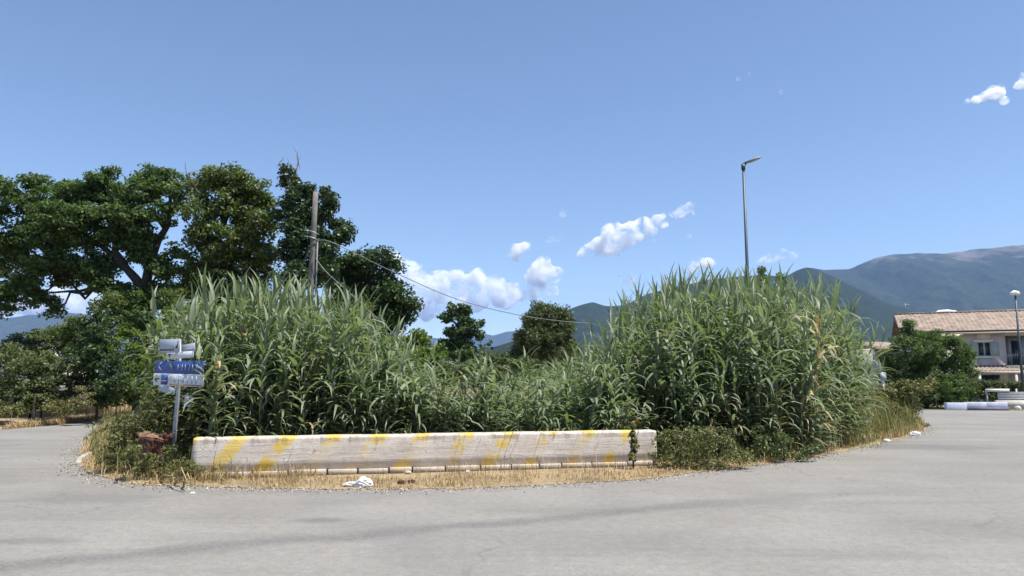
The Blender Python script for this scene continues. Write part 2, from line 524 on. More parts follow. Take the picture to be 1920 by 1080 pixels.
M['willow'] = leaf_mat('willow_leaf', [(0.078, 0.102, 0.0384), (0.114, 0.138, 0.0576), (0.06, 0.084, 0.0336)], 0.5, 0.3)
M['shrub'] = leaf_mat('shrub_leaf', [(0.065, 0.09, 0.033), (0.104, 0.1313, 0.0495), (0.1365, 0.1625, 0.0682), (0.078, 0.1, 0.033)], 0.5, 0.3)
M['bramble'] = leaf_mat('bramble_leaf', [(0.0938, 0.114, 0.0374), (0.1438, 0.156, 0.055), (0.2, 0.186, 0.077), (0.075, 0.096, 0.033)], 0.5, 0.3)
M['olive'] = leaf_mat('olive_grass', [(0.13, 0.13, 0.045), (0.19, 0.17, 0.07), (0.10, 0.12, 0.04), (0.26, 0.21, 0.10)], 0.6, 0.3)
M['straw'] = leaf_mat('straw', [(0.32, 0.235, 0.115), (0.44, 0.34, 0.19), (0.38, 0.285, 0.15), (0.24, 0.17, 0.08)], 0.75, 0.2, (1, .9, .7))
M['chips'] = leaf_mat('chippings', [(0.34, 0.30, 0.24), (0.20, 0.17, 0.13), (0.42, 0.39, 0.33), (0.28, 0.22, 0.14)], 0.9, 0.0)
M['hedge'] = leaf_mat('hedge_leaf', [(0.05, 0.075, 0.025), (0.09, 0.11, 0.04), (0.14, 0.15, 0.07)], 0.5, 0.3)

# ------------------------------------------------------------------ terrain, road, island
def grid_disc(rings, nseg, z, name, mt, kind='structure'):
    V, Q, T = [(0, 60, z(0, 60))], [], []
    for r in rings:
        for k in range(nseg):
            a = 2 * math.pi * k / nseg
            x, y = r * math.cos(a), 60 + r * math.sin(a)
            V.append((x, y, z(x, y)))
    for k in range(nseg):
        T.append((0, 1 + k, 1 + (k + 1) % nseg))
    for i in range(len(rings) - 1):
        o, q = 1 + i * nseg, 1 + (i + 1) * nseg
        for k in range(nseg):
            k2 = (k + 1) % nseg
            Q.append((o + k, q + k, q + k2, o + k2))
    return tag(obj(name, np_mesh(name, V, Q, T, mt, True)), kind=kind)


ground = grid_disc([15, 30, 60, 90, 140, 220, 400, 800, 1600, 3500, 7000, 12000, 15500], 72, lambda x, y: -0.03, 'ground', M['ground'])

LEFT_EDGE = [(-60, 19.5)] + [tuple(G(x, y)[:2]) for x, y in ((0, 806), (60, 801), (115, 796), (170, 790), (225, 785))] + [(-17.2, 40), (-19, 55)]


def poly_sheet(name, pts, z, mt, step=None, zf=None):
    from mathutils.geometry import delaunay_2d_cdt
    pv = [Vector(q) for q in pts]
    n = len(pv)
    ed = [(i, (i + 1) % n) for i in range(n)]
    extra = []
    if step:
        xs = [q[0] for q in pts]; ys = [q[1] for q in pts]
        x = min(xs)
        while x < max(xs):
            y = min(ys)
            while y < max(ys):
                extra.append(Vector((x + random.uniform(-.2, .2) * step, y + random.uniform(-.2, .2) * step)))
                y += step
            x += step
    vs, es, fs, *_ = delaunay_2d_cdt(pv + extra, ed, [list(range(n))], 1, 1e-5)
    V = [(v.x, v.y, z if zf is None else zf(v.x, v.y)) for v in vs]
    tris = []
    for f in fs:
        for k in range(1, len(f) - 1): tris.append((f[0], f[k], f[k + 1]))
    return obj(name, np_mesh(name, V, None, tris, mt, True))


far = [(100, 41.5), tuple(G(1920, 770)[:2]), tuple(G(1735, 769)[:2]), (20.0, 42.5), (14, 60)]
road_pts = [(-60, -20), (100, -20)] + far[:3] + far[3:] + [(-6, 60)] + [(-19, 55)] + LEFT_EDGE[::-1][1:]
road = poly_sheet('road', road_pts, 0.0, M['asphalt'], 4.0)
tag(road, kind='structure')

ISL = [(205, 787), (165, 820), (150, 845), (148, 868), (165, 886), (215, 902), (290, 910), (400, 913), (520, 917), (680, 918), (860, 917), (1040, 909), (1200, 899),
       (1330, 884), (1450, 868), (1530, 858), (1620, 838), (1700, 820), (1738, 806), (1735, 792), (1712, 780)]
isl2 = [G(x, y) for x, y in ISL]
isl_pts = [(q.x, q.y) for q in isl2] + [(21.5, 46), (16, 58), (-12, 58), (-14.0, 40)]
# a finer, slightly ragged outline
fine = []
for i in range(len(isl_pts)):
    a, b = Vector(isl_pts[i]), Vector(isl_pts[(i + 1) % len(isl_pts)])
    k = max(1, int((b - a).length / 0.3)) if i < len(ISL) else 3
    for j in range(k):
        q = a.lerp(b, j / k)
        w = 0.05 if 0 < i < len(ISL) else 0.0
        fine.append((q.x + random.uniform(-w, w), q.y + random.uniform(-w, w)))
edgeA = np.array(isl_pts)
edgeB = np.roll(edgeA, -1, 0)


def island_dist(x, y):
    q = np.array([x, y]); d = edgeB - edgeA
    t = np.clip(((q - edgeA) * d).sum(1) / (d * d).sum(1), 0, 1)
    return float(np.sqrt((((edgeA + d * t[:, None]) - q) ** 2).sum(1).min()))


def inside_island(x, y):
    c = False
    n = len(isl_pts)
    for i in range(n):
        x1, y1 = isl_pts[i]; x2, y2 = isl_pts[(i + 1) % n]
        if (y1 > y) != (y2 > y) and x < (x2 - x1) * (y - y1) / (y2 - y1) + x1: c = not c
    return c


def isl_z(x, y):
    d = island_dist(x, y)
    return 0.006 + 0.012 * min(1, d / 0.8) + 0.06 * max(0, min(1, (d - 2.4) / 3)) + (0.018 * float(vnoise(np.array(x * 2.0), np.array(y * 2.0), 3)) if d > 0.15 else 0)


island = poly_sheet('verge_ground', fine, 0, M['island'], 0.6, isl_z)
tag(island, kind='structure')
# strip of dry ground along the far side of the left road
verge = poly_sheet('roadside_ground', [(-60, 19.5)] + [(x - 0.0, y) for x, y in LEFT_EDGE[1:]] + [(-28, 55), (-28, 36), (-60, 30)], 0.004, M['island'])
tag(verge, kind='structure')

# ------------------------------------------------------------------ mountains
def mountain(name, prof, D, depth, mt, amp, seed, nu=420, nv=120, back=0.5, fall=1.0):
    xs = np.array([q[0] for q in prof], float); ys = np.array([q[1] for q in prof], float)
    px = np.linspace(xs[0], xs[-1], nu)
    py = np.interp(px, xs, ys)
    # soften the corners of the traced ridge, keep small crags
    k = np.array([1, 2, 3, 2, 1.]); k /= k.sum()
    py = np.convolve(np.pad(py, 2, mode='edge'), k, 'valid')
    elev = np.array([P(a, b, D).z for a, b in zip(px, py)])
    X = np.array([P(a, b, D).x for a, b in zip(px, py)])
    v = np.linspace(-1, back, nv)
    XX = X[None, :] * (1 + v[:, None] * depth / D * 0.35)
    YY = D + v[:, None] * depth + np.zeros_like(XX)
    t = np.where(v < 0, 1 + v, 1 - v / back * 0.9)[:, None]
    prof_t = t ** fall
    rid = fbm(XX / (depth * 0.42), YY / (depth * 0.8), 7, seed, True) - 0.62
    crag = fbm(XX / (depth * 0.06), YY / (depth * 0.06), 4, seed + 9) - 0.5
    w = np.sin(np.clip(t, 0, 1) * math.pi) ** 0.8 * 0.9 + 0.05
    Z = elev[None, :] * prof_t + amp * elev.max() * (rid * w + crag * 0.22 * (w + .12))
    Z = np.where(t <= 0.02, -0.6, np.maximum(Z, -0.6))
    V = np.stack([XX, YY, Z], -1).reshape(-1, 3)
    i, j = np.meshgrid(np.arange(nv - 1), np.arange(nu - 1), indexing='ij')
    a = (i * nu + j).ravel()
    Q = np.stack([a, a + 1, a + nu + 1, a + nu], -1)
    return tag(obj(name, np_mesh(name, V, Q, None, mt, True)), kind='structure')


mm1 = make_mountain_mat('high_mountain', (0.030, 0.040, 0.022), (0.125, 0.120, 0.105), 650, 1500, 0.8)
mm2 = make_mountain_mat('wooded_mountain', (0.020, 0.030, 0.016), (0.07, 0.075, 0.04), 900, 1900, 1.4)
mm3 = make_mountain_mat('distant_mountain', (0.035, 0.045, 0.025), (0.12, 0.11, 0.08), 500, 1400, 0.7)
mountain('mountain', [(1380, 560), (1430, 513), (1475, 516), (1500, 505), (1520, 500), (1545, 504), (1590, 505), (1615, 494), (1640, 483), (1670, 477), (1700, 476), (1770, 474), (1830, 466), (1880, 462), (1925, 456), (2060, 440), (2200, 452), (2400, 470)],
         7200, 3000, mm1, 0.30, 11)
mountain('mountain', [(930, 668), (985, 636), (1020, 610), (1060, 582), (1090, 570), (1112, 565), (1138, 573), (1172, 571), (1215, 549), (1265, 539), (1330, 524), (1390, 517), (1430, 514), (1462, 517), (1478, 515), (1494, 506), (1512, 500), (1530, 504), (1562, 518), (1610, 541), (1660, 566), (1720, 584), (1790, 590), (1880, 607), (1990, 630), (2100, 660)],
         4300, 1700, mm2, 0.22, 23)
mountain('mountain', [(640, 650), (700, 640), (770, 632), (830, 634), (880, 634), (905, 625), (925, 629), (950, 621), (985, 618), (1020, 622), (1090, 630), (1200, 640)],
         12500, 2400, mm3, 0.25, 31)
mountain('mountain', [(-500, 590), (-300, 570), (-120, 588), (0, 598), (60, 590), (120, 585), (180, 592), (260, 606), (350, 625), (450, 655)],
         9000, 2500, mm3, 0.25, 41)
mountain('mountain', [(1560, 680), (1640, 640), (1700, 600), (1750, 568), (1790, 550), (1830, 543), (1870, 553), (1930, 570), (2020, 590), (2150, 640)],
         5800, 1500, mm1, 0.25, 67)
hill = mountain('hill', [(780, 690), (850, 668), (890, 655), (930, 650), (960, 640), (1000, 632), (1050, 640), (1120, 640), (1200, 645), (1300, 650), (1450, 668), (1600, 660), (1750, 655), (1900, 660), (2050, 690)],
                2300, 900, mm2, 0.30, 53, 200, 40)

# ------------------------------------------------------------------ foliage builders
LEAFN = {}


def leaf_cloud(cent, spread, n, size, up=0.4, asp=0.5, rs=None):
    """n leaf quads (kites) scattered round every cluster centre"""
    cent = np.asarray(cent, float)
    N = len(cent) * n
    c = np.repeat(cent, n, 0)
    sp = np.repeat(np.asarray(spread, float).reshape(len(cent), -1) * np.ones((1, 3)), n, 0)
    d = rng.normal(size=(N, 3)); d /= np.linalg.norm(d, axis=1)[:, None]
    r = rng.random(N)[:, None] ** 0.5
    p0 = c + d * r * sp
    nrm = d * 0.6 + rng.normal(size=(N, 3)) * 0.7 + np.array([0, 0, up])
    nrm /= np.linalg.norm(nrm, axis=1)[:, None]
    t = rng.normal(size=(N, 3)); t -= nrm * (t * nrm).sum(1)[:, None]; t /= np.linalg.norm(t, axis=1)[:, None] + 1e-9
    b = np.cross(nrm, t)
    s = size * rng.uniform(0.6, 1.35, N)[:, None]
    V = np.stack([p0 - t * s * 0.5, p0 + b * s * asp * 0.5 + nrm * s * 0.08, p0 + t * s * 0.5, p0 - b * s * asp * 0.5 + nrm * s * 0.08], 1).reshape(-1, 3)
    return V


def quads(n): return np.arange(n * 4).reshape(-1, 4)


def lobe_clusters(c, r, dens, csize):
    """cluster centres in an ellipsoid, denser towards its skin"""
    n = max(4, int(2.6 * dens * (r[0] * r[2] + r[1] * r[2] + r[0] * r[1]) / (csize * csize)))
    d = rng.normal(size=(n, 3)); d /= np.linalg.norm(d, axis=1)[:, None]
    rad = rng.random(n)[:, None] ** 0.45
    return np.array(c) + d * rad * np.array(r)


def wob_path(a, b, k, w):
    a, b = np.array(a, float), np.array(b, float)
    L = np.linalg.norm(b - a)
    out = []
    for i in range(k + 1):
        t = i / k
        q = a * (1 - t) + b * t
        if 0 < i < k: q = q + rng.normal(size=3) * w * L
        q[2] += 0.06 * L * math.sin(t * math.pi)
        out.append(q)
    return out


def fill(lobes, n, gaps, reach=95, k=0.72):
    """smaller lobes between neighbouring ones, so the crown reads as one mass; real gaps stay open"""
    out = list(lobes)
    base = list(lobes)
    tries = 0
    while len(out) < len(base) + n and tries < 4000:
        tries += 1
        a, b = base[int(rng.integers(len(base)))], base[int(rng.integers(len(base)))]
        if a is b or math.hypot(a[0] - b[0], a[1] - b[1]) > reach: continue
        t = rng.uniform(.3, .7)
        x, y = a[0] + (b[0] - a[0]) * t + rng.normal() * 6, a[1] + (b[1] - a[1]) * t + rng.normal() * 6
        rx, ry = min(a[2], b[2]) * k, min(a[3], b[3]) * k
        if any(g[0] - rx < x < g[2] + rx and g[1] - ry < y < g[3] + ry for g in gaps): continue
        out.append((x, y, rx, ry))
    return out


def tree(name, label, d, lobes, trunks, mt, leaf=0.2, csize=0.55, dens=0.55, nleaf=26, flat=0.55, depth_k=0.9, tr=0.3, group=None, cat='tree', bare=(), limb=True, up=0.4, asp=0.55, drift=0.9, jit=1.0):
    """lobes: (px, py, rx px, ry px[, depth offset]); trunks: lists of (px, py[, depth offset]) from the foot up"""
    s = d / F
    base = P(trunks[0][0][0], trunks[0][0][1], d)
    root = empty(name, (base.x, d, 0), label, cat, group)
    inv = Vector((base.x, d, 0))
    cents, spr, lc = [], [], []
    for L in lobes:
        off = L[4] if len(L) > 4 else rng.uniform(-1, 1) * L[2] * s * depth_k * jit
        c = P(L[0], L[1], d + off) - inv
        r = (L[2] * s, max(L[2], L[3]) * s * depth_k, L[3] * s)
        lc.append((c, r))
        q = lobe_clusters(c, r, dens, csize)
        cents.append(q)
        spr.append(np.stack([np.full(len(q), csize) * rng.uniform(.7, 1.3, len(q)), np.full(len(q), csize) * rng.uniform(.7, 1.3, len(q)), np.full(len(q), csize * flat) * rng.uniform(.7, 1.3, len(q))], 1))
    allc = np.concatenate(cents); alls = np.concatenate(spr)
    V = leaf_cloud(allc, alls, int(nleaf * 2.1), leaf, up, asp)
    LEAFN[name] = LEAFN.get(name, 0) + len(V) // 4
    V[:, 2] = np.maximum(V[:, 2], 0.03)
    cr = obj('crown', np_mesh('crown', V, quads(len(V) // 4), None, mt), root)
    tb = MB()
    pts_all = []
    for path in trunks:
        pts = []
        for q in path:
            pts.append(np.array(P(q[0], q[1], d + (q[2] if len(q) > 2 else 0)) - inv))
        if path is trunks[0]: pts = [np.array([pts[0][0], pts[0][1], -0.05])] + pts
        n = len(pts)
        r0 = tr if path is trunks[0] else tr * 0.6
        rad = [r0 * (1 - 0.72 * i / (n - 1)) for i in range(n)]
        tb.tube(pts, rad, 8)
        pts_all += [(q, r) for q, r in zip(pts[1:], rad[1:])]
    if limb:
        for (c, r), q in zip(lc, cents):
            c = np.array(c)
            best = min(pts_all, key=lambda z: np.linalg.norm(z[0] - c) + max(0, (z[0][2] - c[2])) * 1.5)
            w = wob_path(best[0], c, 4, 0.07)
            rr = min(best[1] * 0.5, 0.05 + 0.022 * np.linalg.norm(c - best[0])) * (tr / 0.3) ** 0.5
            rr = min(rr, best[1])
            tb.tube(w, [rr * (1 - 0.7 * i / 4) for i in range(5)], 5)
            for j in rng.choice(len(q), min(len(q), 5), replace=False):
                tb.tube(wob_path(c, q[j], 3, 0.08), [rr * 0.3, rr * 0.22, rr * 0.15, rr * 0.07], 4, False)
    tb.build('trunk', M['bark'], root, True)
    for path in bare:
        bb = MB()
        pts = [np.array(P(q[0], q[1], d) - inv) for q in path]
        bb.tube(pts, [0.05 * (1 - 0.8 * i / (len(pts) - 1)) for i in range(len(pts))], 5)
        for i in range(1, len(pts)):
            for _ in range(3):
                e = pts[i] + rng.normal(size=3) * 0.35 + np.array([0, 0, 0.3])
                bb.tube(wob_path(pts[i], e, 2, 0.08), [0.018, 0.012, 0.006], 4, False)
        bb.build('dead_branch', M['twig'], root)
    return root


# ------------------------------------------------------------------ trees (px tables traced from the photograph)
tree('oak_tree', 'broad spreading oak with forked dark trunk and sky gaps at left', 34,
     fill([(35, 360, 40, 24), (80, 348, 36, 25), (12, 392, 26, 16), (118, 352, 32, 26), (60, 395, 36, 16), (188, 345, 28, 24), (208, 326, 12, 14), (160, 368, 42, 28),
      (285, 343, 48, 30), (318, 332, 18, 16), (252, 362, 36, 26), (332, 362, 28, 34), (110, 405, 62, 26), (195, 405, 68, 28), (262, 402, 46, 28), (320, 398, 30, 20),
      (25, 452, 48, 26), (100, 448, 55, 26), (172, 448, 52, 28), (238, 452, 34, 28), (258, 478, 28, 22), (30, 492, 52, 24), (96, 492, 50, 26), (148, 500, 40, 24), (200, 492, 34, 20),
      (28, 535, 44, 24), (70, 560, 26, 16), (100, 580, 22, 14), (10, 575, 26, 22), (285, 560, 36, 28), (210, 545, 34, 20), (-60, 420, 60, 50), (-70, 500, 60, 45), (-20, 560, 40, 30),
      (245, 590, 36, 22), (335, 470, 18, 22), (345, 520, 26, 26), (215, 440, 30, 22), (228, 560, 34, 24), (285, 455, 14, 16), (140, 425, 40, 24), (60, 425, 40, 20), (120, 525, 36, 18), (262, 430, 24, 18), (190, 525, 30, 16), (310, 510, 22, 30), (300, 540, 28, 28)], 34, [(278, 415, 312, 440), (238, 495, 262, 525), (90, 556, 150, 600), (296, 445, 312, 470)]),
     [[(278, 640), (276, 590), (274, 555), (272, 535)], [(272, 540), (282, 490), (296, 452), (313, 425), (318, 400), (320, 365)], [(272, 545), (252, 520), (232, 498), (215, 482), (190, 462), (150, 440)],
      [(262, 570), (215, 552), (178, 538), (140, 514), (100, 500)], [(313, 425), (300, 412), (280, 405)], [(232, 498), (215, 470), (220, 430)]],
     M['oak'], 0.18, 0.5, 0.66, 50, 0.5, 0.9, 0.40)

tree('oak_tree', 'tall light green tree with rounded top between oak and ivy column', 33,
     fill([(425, 330, 40, 22), (400, 352, 40, 28), (455, 352, 42, 32), (492, 372, 24, 30), (500, 405, 24, 30), (372, 395, 26, 34), (420, 395, 50, 36), (470, 420, 48, 38), (380, 445, 36, 36), (430, 455, 50, 36),
      (490, 462, 34, 36), (366, 500, 36, 32), (430, 505, 60, 36), (495, 510, 36, 32), (350, 545, 36, 28), (420, 550, 60, 28), (480, 555, 50, 26)], 14, [(372, 385, 392, 410)]),
     [[(410, 640), (408, 560), (406, 500), (408, 450), (425, 400), (432, 350)], [(408, 500), (432, 470), (445, 425), (460, 380)], [(445, 440), (462, 428), (480, 436)]],
     M['oak2'], 0.17, 0.48, 0.66, 46, 0.65, 0.9, 0.36, bare=[[(372, 372), (358, 352), (352, 340)], [(372, 372), (366, 350), (368, 338)]])

tree('ivy_covered_tree', 'dark ivy covered tree column with bare twigs at its tip, behind the wooden pole', 32,
     [(536, 322, 8, 14), (542, 340, 15, 16), (552, 352, 18, 18), (545, 375, 24, 22), (575, 362, 16, 18), (552, 405, 32, 28), (582, 400, 22, 26), (556, 440, 34, 28), (616, 368, 15, 17), (618, 384, 15, 14), (608, 400, 16, 20),
      (590, 440, 24, 24), (638, 418, 22, 15), (645, 440, 20, 18), (630, 448, 18, 18), (560, 480, 36, 30), (604, 470, 28, 22), (560, 520, 40, 34), (600, 510, 34, 30)],
     [[(562, 640), (560, 560), (556, 480), (552, 420), (548, 360), (534, 318)], [(556, 470), (590, 440), (612, 400), (618, 372)], [(575, 480), (615, 460), (640, 430)]],
     M['ivy'], 0.16, 0.34, 0.8, 40, 0.8, 0.8, 0.3, bare=[[(540, 330), (530, 318), (522, 308)], [(548, 335), (556, 318), (560, 308)]])

tree('dark_tree', 'dark round crowned tree in front of white cloud, right of the wooden pole', 38,
     [(625, 500, 36, 26), (675, 492, 42, 24), (712, 484, 28, 14), (728, 500, 24, 20), (660, 530, 55, 34), (725, 535, 38, 28), (742, 548, 28, 16), (752, 582, 26, 20), (772, 576, 10, 12), (740, 595, 34, 24), (690, 575, 55, 36), (640, 570, 42, 36), (700, 620, 55, 30), (650, 620, 50, 34)],
     [[(690, 680), (690, 620), (688, 570), (695, 520)], [(690, 600), (730, 560), (745, 540)]],
     M['dark'], 0.19, 0.48, 0.75, 46, 0.75, 0.9, 0.35)

tree('young_tree', 'bright green young tree at the foot of the dark round tree', 36,
     [(790, 635, 24, 18), (765, 640, 24, 20), (810, 660, 24, 18), (775, 672, 40, 24), (735, 655, 30, 24), (815, 685, 20, 16)], [[(782, 720), (782, 680), (785, 645)]],
     M['lime'], 0.17, 0.34, 0.8, 28, 0.7, 0.9, 0.1)
tree('yellow_sapling', 'yellow leaved sapling rising behind the left reeds', 24,
     [(660, 588, 16, 13), (682, 592, 15, 12), (668, 605, 24, 12), (690, 578, 8, 8)], [[(672, 660), (670, 610), (668, 592)]], M['yellow'], 0.14, 0.2, 0.9, 26, 0.7, 0.9, 0.04)
tree('ragged_tree', 'dark ragged tree standing alone against the cloud in the middle distance', 72,
     [(848, 582, 14, 9), (872, 582, 14, 12), (862, 598, 22, 14), (836, 596, 14, 10), (884, 608, 14, 9), (895, 606, 8, 7), (862, 622, 26, 16), (838, 622, 14, 9), (890, 628, 12, 10), (868, 645, 28, 18), (842, 648, 16, 12), (880, 660, 24, 14), (850, 664, 18, 10)],
     [[(868, 700), (868, 650), (866, 620), (868, 585)], [(866, 620), (848, 600)]], M['dark'], 0.34, 0.55, 0.7, 28, 0.65, 0.8, 0.35)
tree('willow_tree', 'olive green rounded willow in front of the far hills', 62,
     [(1015, 582, 24, 14), (1045, 590, 24, 14), (1000, 604, 24, 18), (1030, 606, 36, 22), (1062, 612, 20, 18), (1010, 630, 40, 22), (1055, 634, 26, 22), (985, 640, 22, 20), (1030, 655, 52, 18), (965, 660, 20, 12), (1075, 655, 14, 14)],
     [[(1030, 700), (1030, 650), (1028, 610)]], M['willow'], 0.30, 0.42, 0.8, 30, 1.3, 0.9, 0.3, up=0.1, asp=0.3)
for k, (x, y, sc) in enumerate(((1428, 522, 1.1), (1464, 536, 1.1), (1388, 548, 0.9))):
    tree('conifer', ['pointed green tree rising behind the reeds right of the lamp post', 'lower green tree behind the reeds, second from the lamp post', 'small green tree behind the reeds left of the lamp post'][k], 34,
         [(x, y - 14, 4, 9, 0), (x + 1, y, 8 * sc, 9, 0), (x - 2, y + 13, 13 * sc, 10, 0), (x + 3, y + 26, 18 * sc, 12, 0), (x - 3, y + 42, 23 * sc, 14, 0), (x, y + 66, 28 * sc, 24, 0)], [[(x, 700), (x, y + 20), (x, y - 20)]], M['oak2'], 0.12, 0.2, 1.1, 24, 0.9, 0.9, 0.06, group='green trees behind the right reeds')

# shrubs on the left roadside
def shrub(name, label, d, lobes, mt, leaf=0.13, cs=0.3, dens=0.75, n=26, flat=0.6, grp='shrubs along the left roadside', cat='shrub', up=0.5, asp=0.5, tr=0.05):
    xm = sum(l[0] for l in lobes) / len(lobes)
    yb = max(l[1] for l in lobes)
    return tree(name, label, d, lobes, [[(xm, yb + 5), (xm, yb - 12), (xm + 3, yb - 30)]], mt, leaf, cs, dens, n, flat, 0.9, tr, grp, cat, up=up, asp=asp)


shrub('shrub', 'wide grey green shrub filling the left edge above dry grass', 29, [(15, 670, 44, 24), (60, 690, 42, 26), (95, 672, 22, 16), (45, 668, 16, 12), (80, 690, 30, 16), (130, 690, 24, 24), (140, 720, 26, 26), (10, 715, 50, 30), (80, 720, 42, 28), (-40, 690, 40, 40), (30, 750, 60, 24), (100, 745, 36, 24), (-40, 740, 50, 30), (110, 700, 24, 24)], M['shrub'])
shrub('shrub', 'feathery pale shrub below the oak at far left', 33, [(40, 640, 30, 14), (90, 630, 34, 14), (130, 622, 26, 18), (110, 650, 40, 18), (60, 660, 40, 14), (20, 655, 30, 12), (150, 645, 24, 22)], M['shrub'], 0.12, 0.26)
shrub('shrub', 'tall dark upright shrub in the middle of the left roadside bank', 29, [(178, 596, 18, 18), (165, 620, 22, 24), (195, 625, 24, 28), (160, 660, 30, 28), (195, 670, 34, 32), (170, 705, 34, 28), (210, 715, 30, 30), (190, 745, 40, 20)], M['dark'], 0.12, 0.26)
shrub('shrub', 'yellow green feathery shrub left of the sign post', 30, [(240, 625, 26, 22), (215, 650, 24, 22), (262, 650, 26, 28), (240, 680, 32, 28), (275, 690, 26, 28), (255, 715, 36, 26), (230, 740, 34, 22), (285, 735, 28, 26)], M['lime'], 0.11, 0.26)
shrub('shrub', 'light green bush behind the left end of the reeds', 26, [(325, 580, 18, 18), (310, 605, 22, 22), (345, 600, 22, 24), (320, 640, 30, 28), (300, 670, 26, 26), (300, 700, 26, 26), (330, 690, 30, 40)], M['lime'], 0.11, 0.26)
shrub('shrub', 'small round dark bush under the oak trunk', 31, [(262, 592, 22, 16), (245, 600, 18, 14), (280, 602, 16, 14), (260, 612, 28, 12)], M['dark'], 0.12, 0.24)
shrub('shrub', 'brownish dry bush beside the road at far left', 27.5, [(30, 766, 40, 12), (105, 762, 30, 14), (150, 750, 20, 22), (-30, 770, 40, 14)], M['olive'], 0.10, 0.24, 0.5)
shrub('shrub', 'tangled green thicket closing the gap under the oak crown', 32, [(205, 575, 30, 22), (230, 600, 30, 24), (150, 612, 30, 22), (190, 640, 30, 26), (290, 620, 30, 26), (330, 600, 24, 26), (110, 628, 24, 14), (320, 560, 28, 24), (360, 585, 30, 26), (400, 590, 40, 26), (450, 590, 40, 26), (500, 590, 40, 26)], M['oak2'], 0.13, 0.3)
# shrubs in the middle field
shrub('shrub', 'pale grey green shrub in the field behind the middle reeds', 34, [(850, 690, 28, 14), (885, 695, 24, 14), (830, 702, 26, 14), (870, 712, 40, 14), (905, 708, 20, 12)], M['shrub'], 0.13, 0.3, grp='shrubs in the middle field')
shrub('shrub', 'dull green shrub at the foot of the ragged tree', 45, [(920, 672, 24, 14), (945, 676, 20, 10), (900, 690, 30, 12), (935, 692, 40, 10), (980, 682, 26, 12)], M['willow'], 0.16, 0.34, grp='shrubs in the middle field')
# bush in front of the house
shrub('bush', 'large dark rounded bush hiding the left half of the house', 46, [(1702, 618, 15, 20), (1692, 648, 20, 24), (1742, 628, 28, 16), (1735, 655, 36, 28), (1782, 645, 28, 22), (1805, 668, 22, 24), (1770, 685, 42, 32), (1715, 695, 36, 34), (1815, 695, 14, 20), (1745, 725, 52, 36), (1695, 735, 26, 32), (1800, 728, 28, 30), (1790, 755, 34, 14), (1720, 757, 34, 12), (1676, 690, 16, 26), (1670, 725, 16, 24), (1668, 672, 18, 15)],
      M['oak'], 0.15, 0.36, 0.8, 36, 0.7, 'bushes by the house', 'bush', tr=0.12)

# far wood as one mass
Vs = []
for _ in range(420):
    Y = rng.uniform(160, 520); X = rng.uniform(-0.35, 0.42) * Y
    h = rng.uniform(5, 11)
    Vs.append(leaf_cloud([(X, Y, h * 0.55), (X + rng.uniform(-2, 2), Y, h * 0.75), (X + rng.uniform(-3, 3), Y, h * .35)], [(h * 0.38, h * .38, h * .42)] * 3, 70, 1.1, 0.5, 0.7))
V = np.concatenate(Vs)
tag(obj('distant_woods', np_mesh('distant_woods', V, quads(len(V) // 4), None, M['dark'])), 'far line of green trees across the valley floor', 'trees', kind='stuff')

# ------------------------------------------------------------------ painted wall
WA, WB = P(358, 875, 12.4), P(1232, 860, 14.3)
WA.z = WB.z = 0.0
wdir = (WB - WA); WL = wdir.length; wdir.normalize()
wang = math.atan2(wdir.y, wdir.x)
wall = empty('roadside_wall', WA, 'low whitewashed concrete wall with worn yellow slanting bars beside the road', 'wall', rz=wang)


def wall_y(x):
    return WA.y + (x - WA.x) * (WB.y - WA.y) / (WB.x - WA.x)


def wall_body():
    n = 90; H = 0.675; T = 0.34
    prof = [(0, 0.125), (0, 0.28), (0.004, 0.45), (0.006, H - 0.045), (0.014, H - 0.018), (0.035, H - 0.004), (0.07, H), (T - 0.05, H + 0.004), (T - 0.012, H - 0.02), (T, H - 0.06), (T, -0.05), (0.05, -0.05), (0.05, 0.12)]
    V = []
    for i in range(n + 1):
        x = WL * i / n
        e = 0.0
        if i == 0: e = 0.02
        for (y, z) in prof:
            w = 0.008 * (vnoise(np.array(x * 2.3), np.array(z * 7 + 3), 5) - 0.5)
            hz = 0.012 * (vnoise(np.array(x * 3.1), np.array(0.5), 8) - 0.5) * (z > 0.5)
            V.append((x + (0.015 * (z > 0.6) if i == 0 else 0), y + float(w), z + float(hz)))
    m = len(prof); Q = []; T3 = []
    for i in range(n):
        for k in range(m):
            k2 = (k + 1) % m
            Q.append((i * m + k, (i + 1) * m + k, (i + 1) * m + k2, i * m + k2))
    for (o, flip) in ((0, False), (n * m, True)):
        c = len(V); V.append(tuple(np.mean(np.array(V[o:o + m]), 0)))
        for k in range(m):
            k2 = (k + 1) % m
            T3.append((c, o + k, o + k2) if not flip else (c, o + k2, o + k))
    return np_mesh('body', V, Q, T3, M['wall'], False)


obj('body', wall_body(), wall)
x = 0.03
k = 0
fb = None
while x < WL - 0.1:
    L = min([0.50, 0.44, 0.60, 0.66, 0.52][k % 5] * random.uniform(0.9, 1.1), WL - x - 0.02)
    b = MB(); b.box((0, -0.045, 0.036), (L - 0.028, 0.047, 0.122 + random.uniform(-.006, .006)))
    o = b.build('footing_block', M['wall'], wall); o.location = (x, 0, 0)
    bevel(o, 0.008, 1)
    x += L; k += 1
b = MB(); b.box((-0.02, -0.02, -0.06), (WL - 0.3, 0.047, 0.030)); b.build('base_course', M['concrete'], wall)
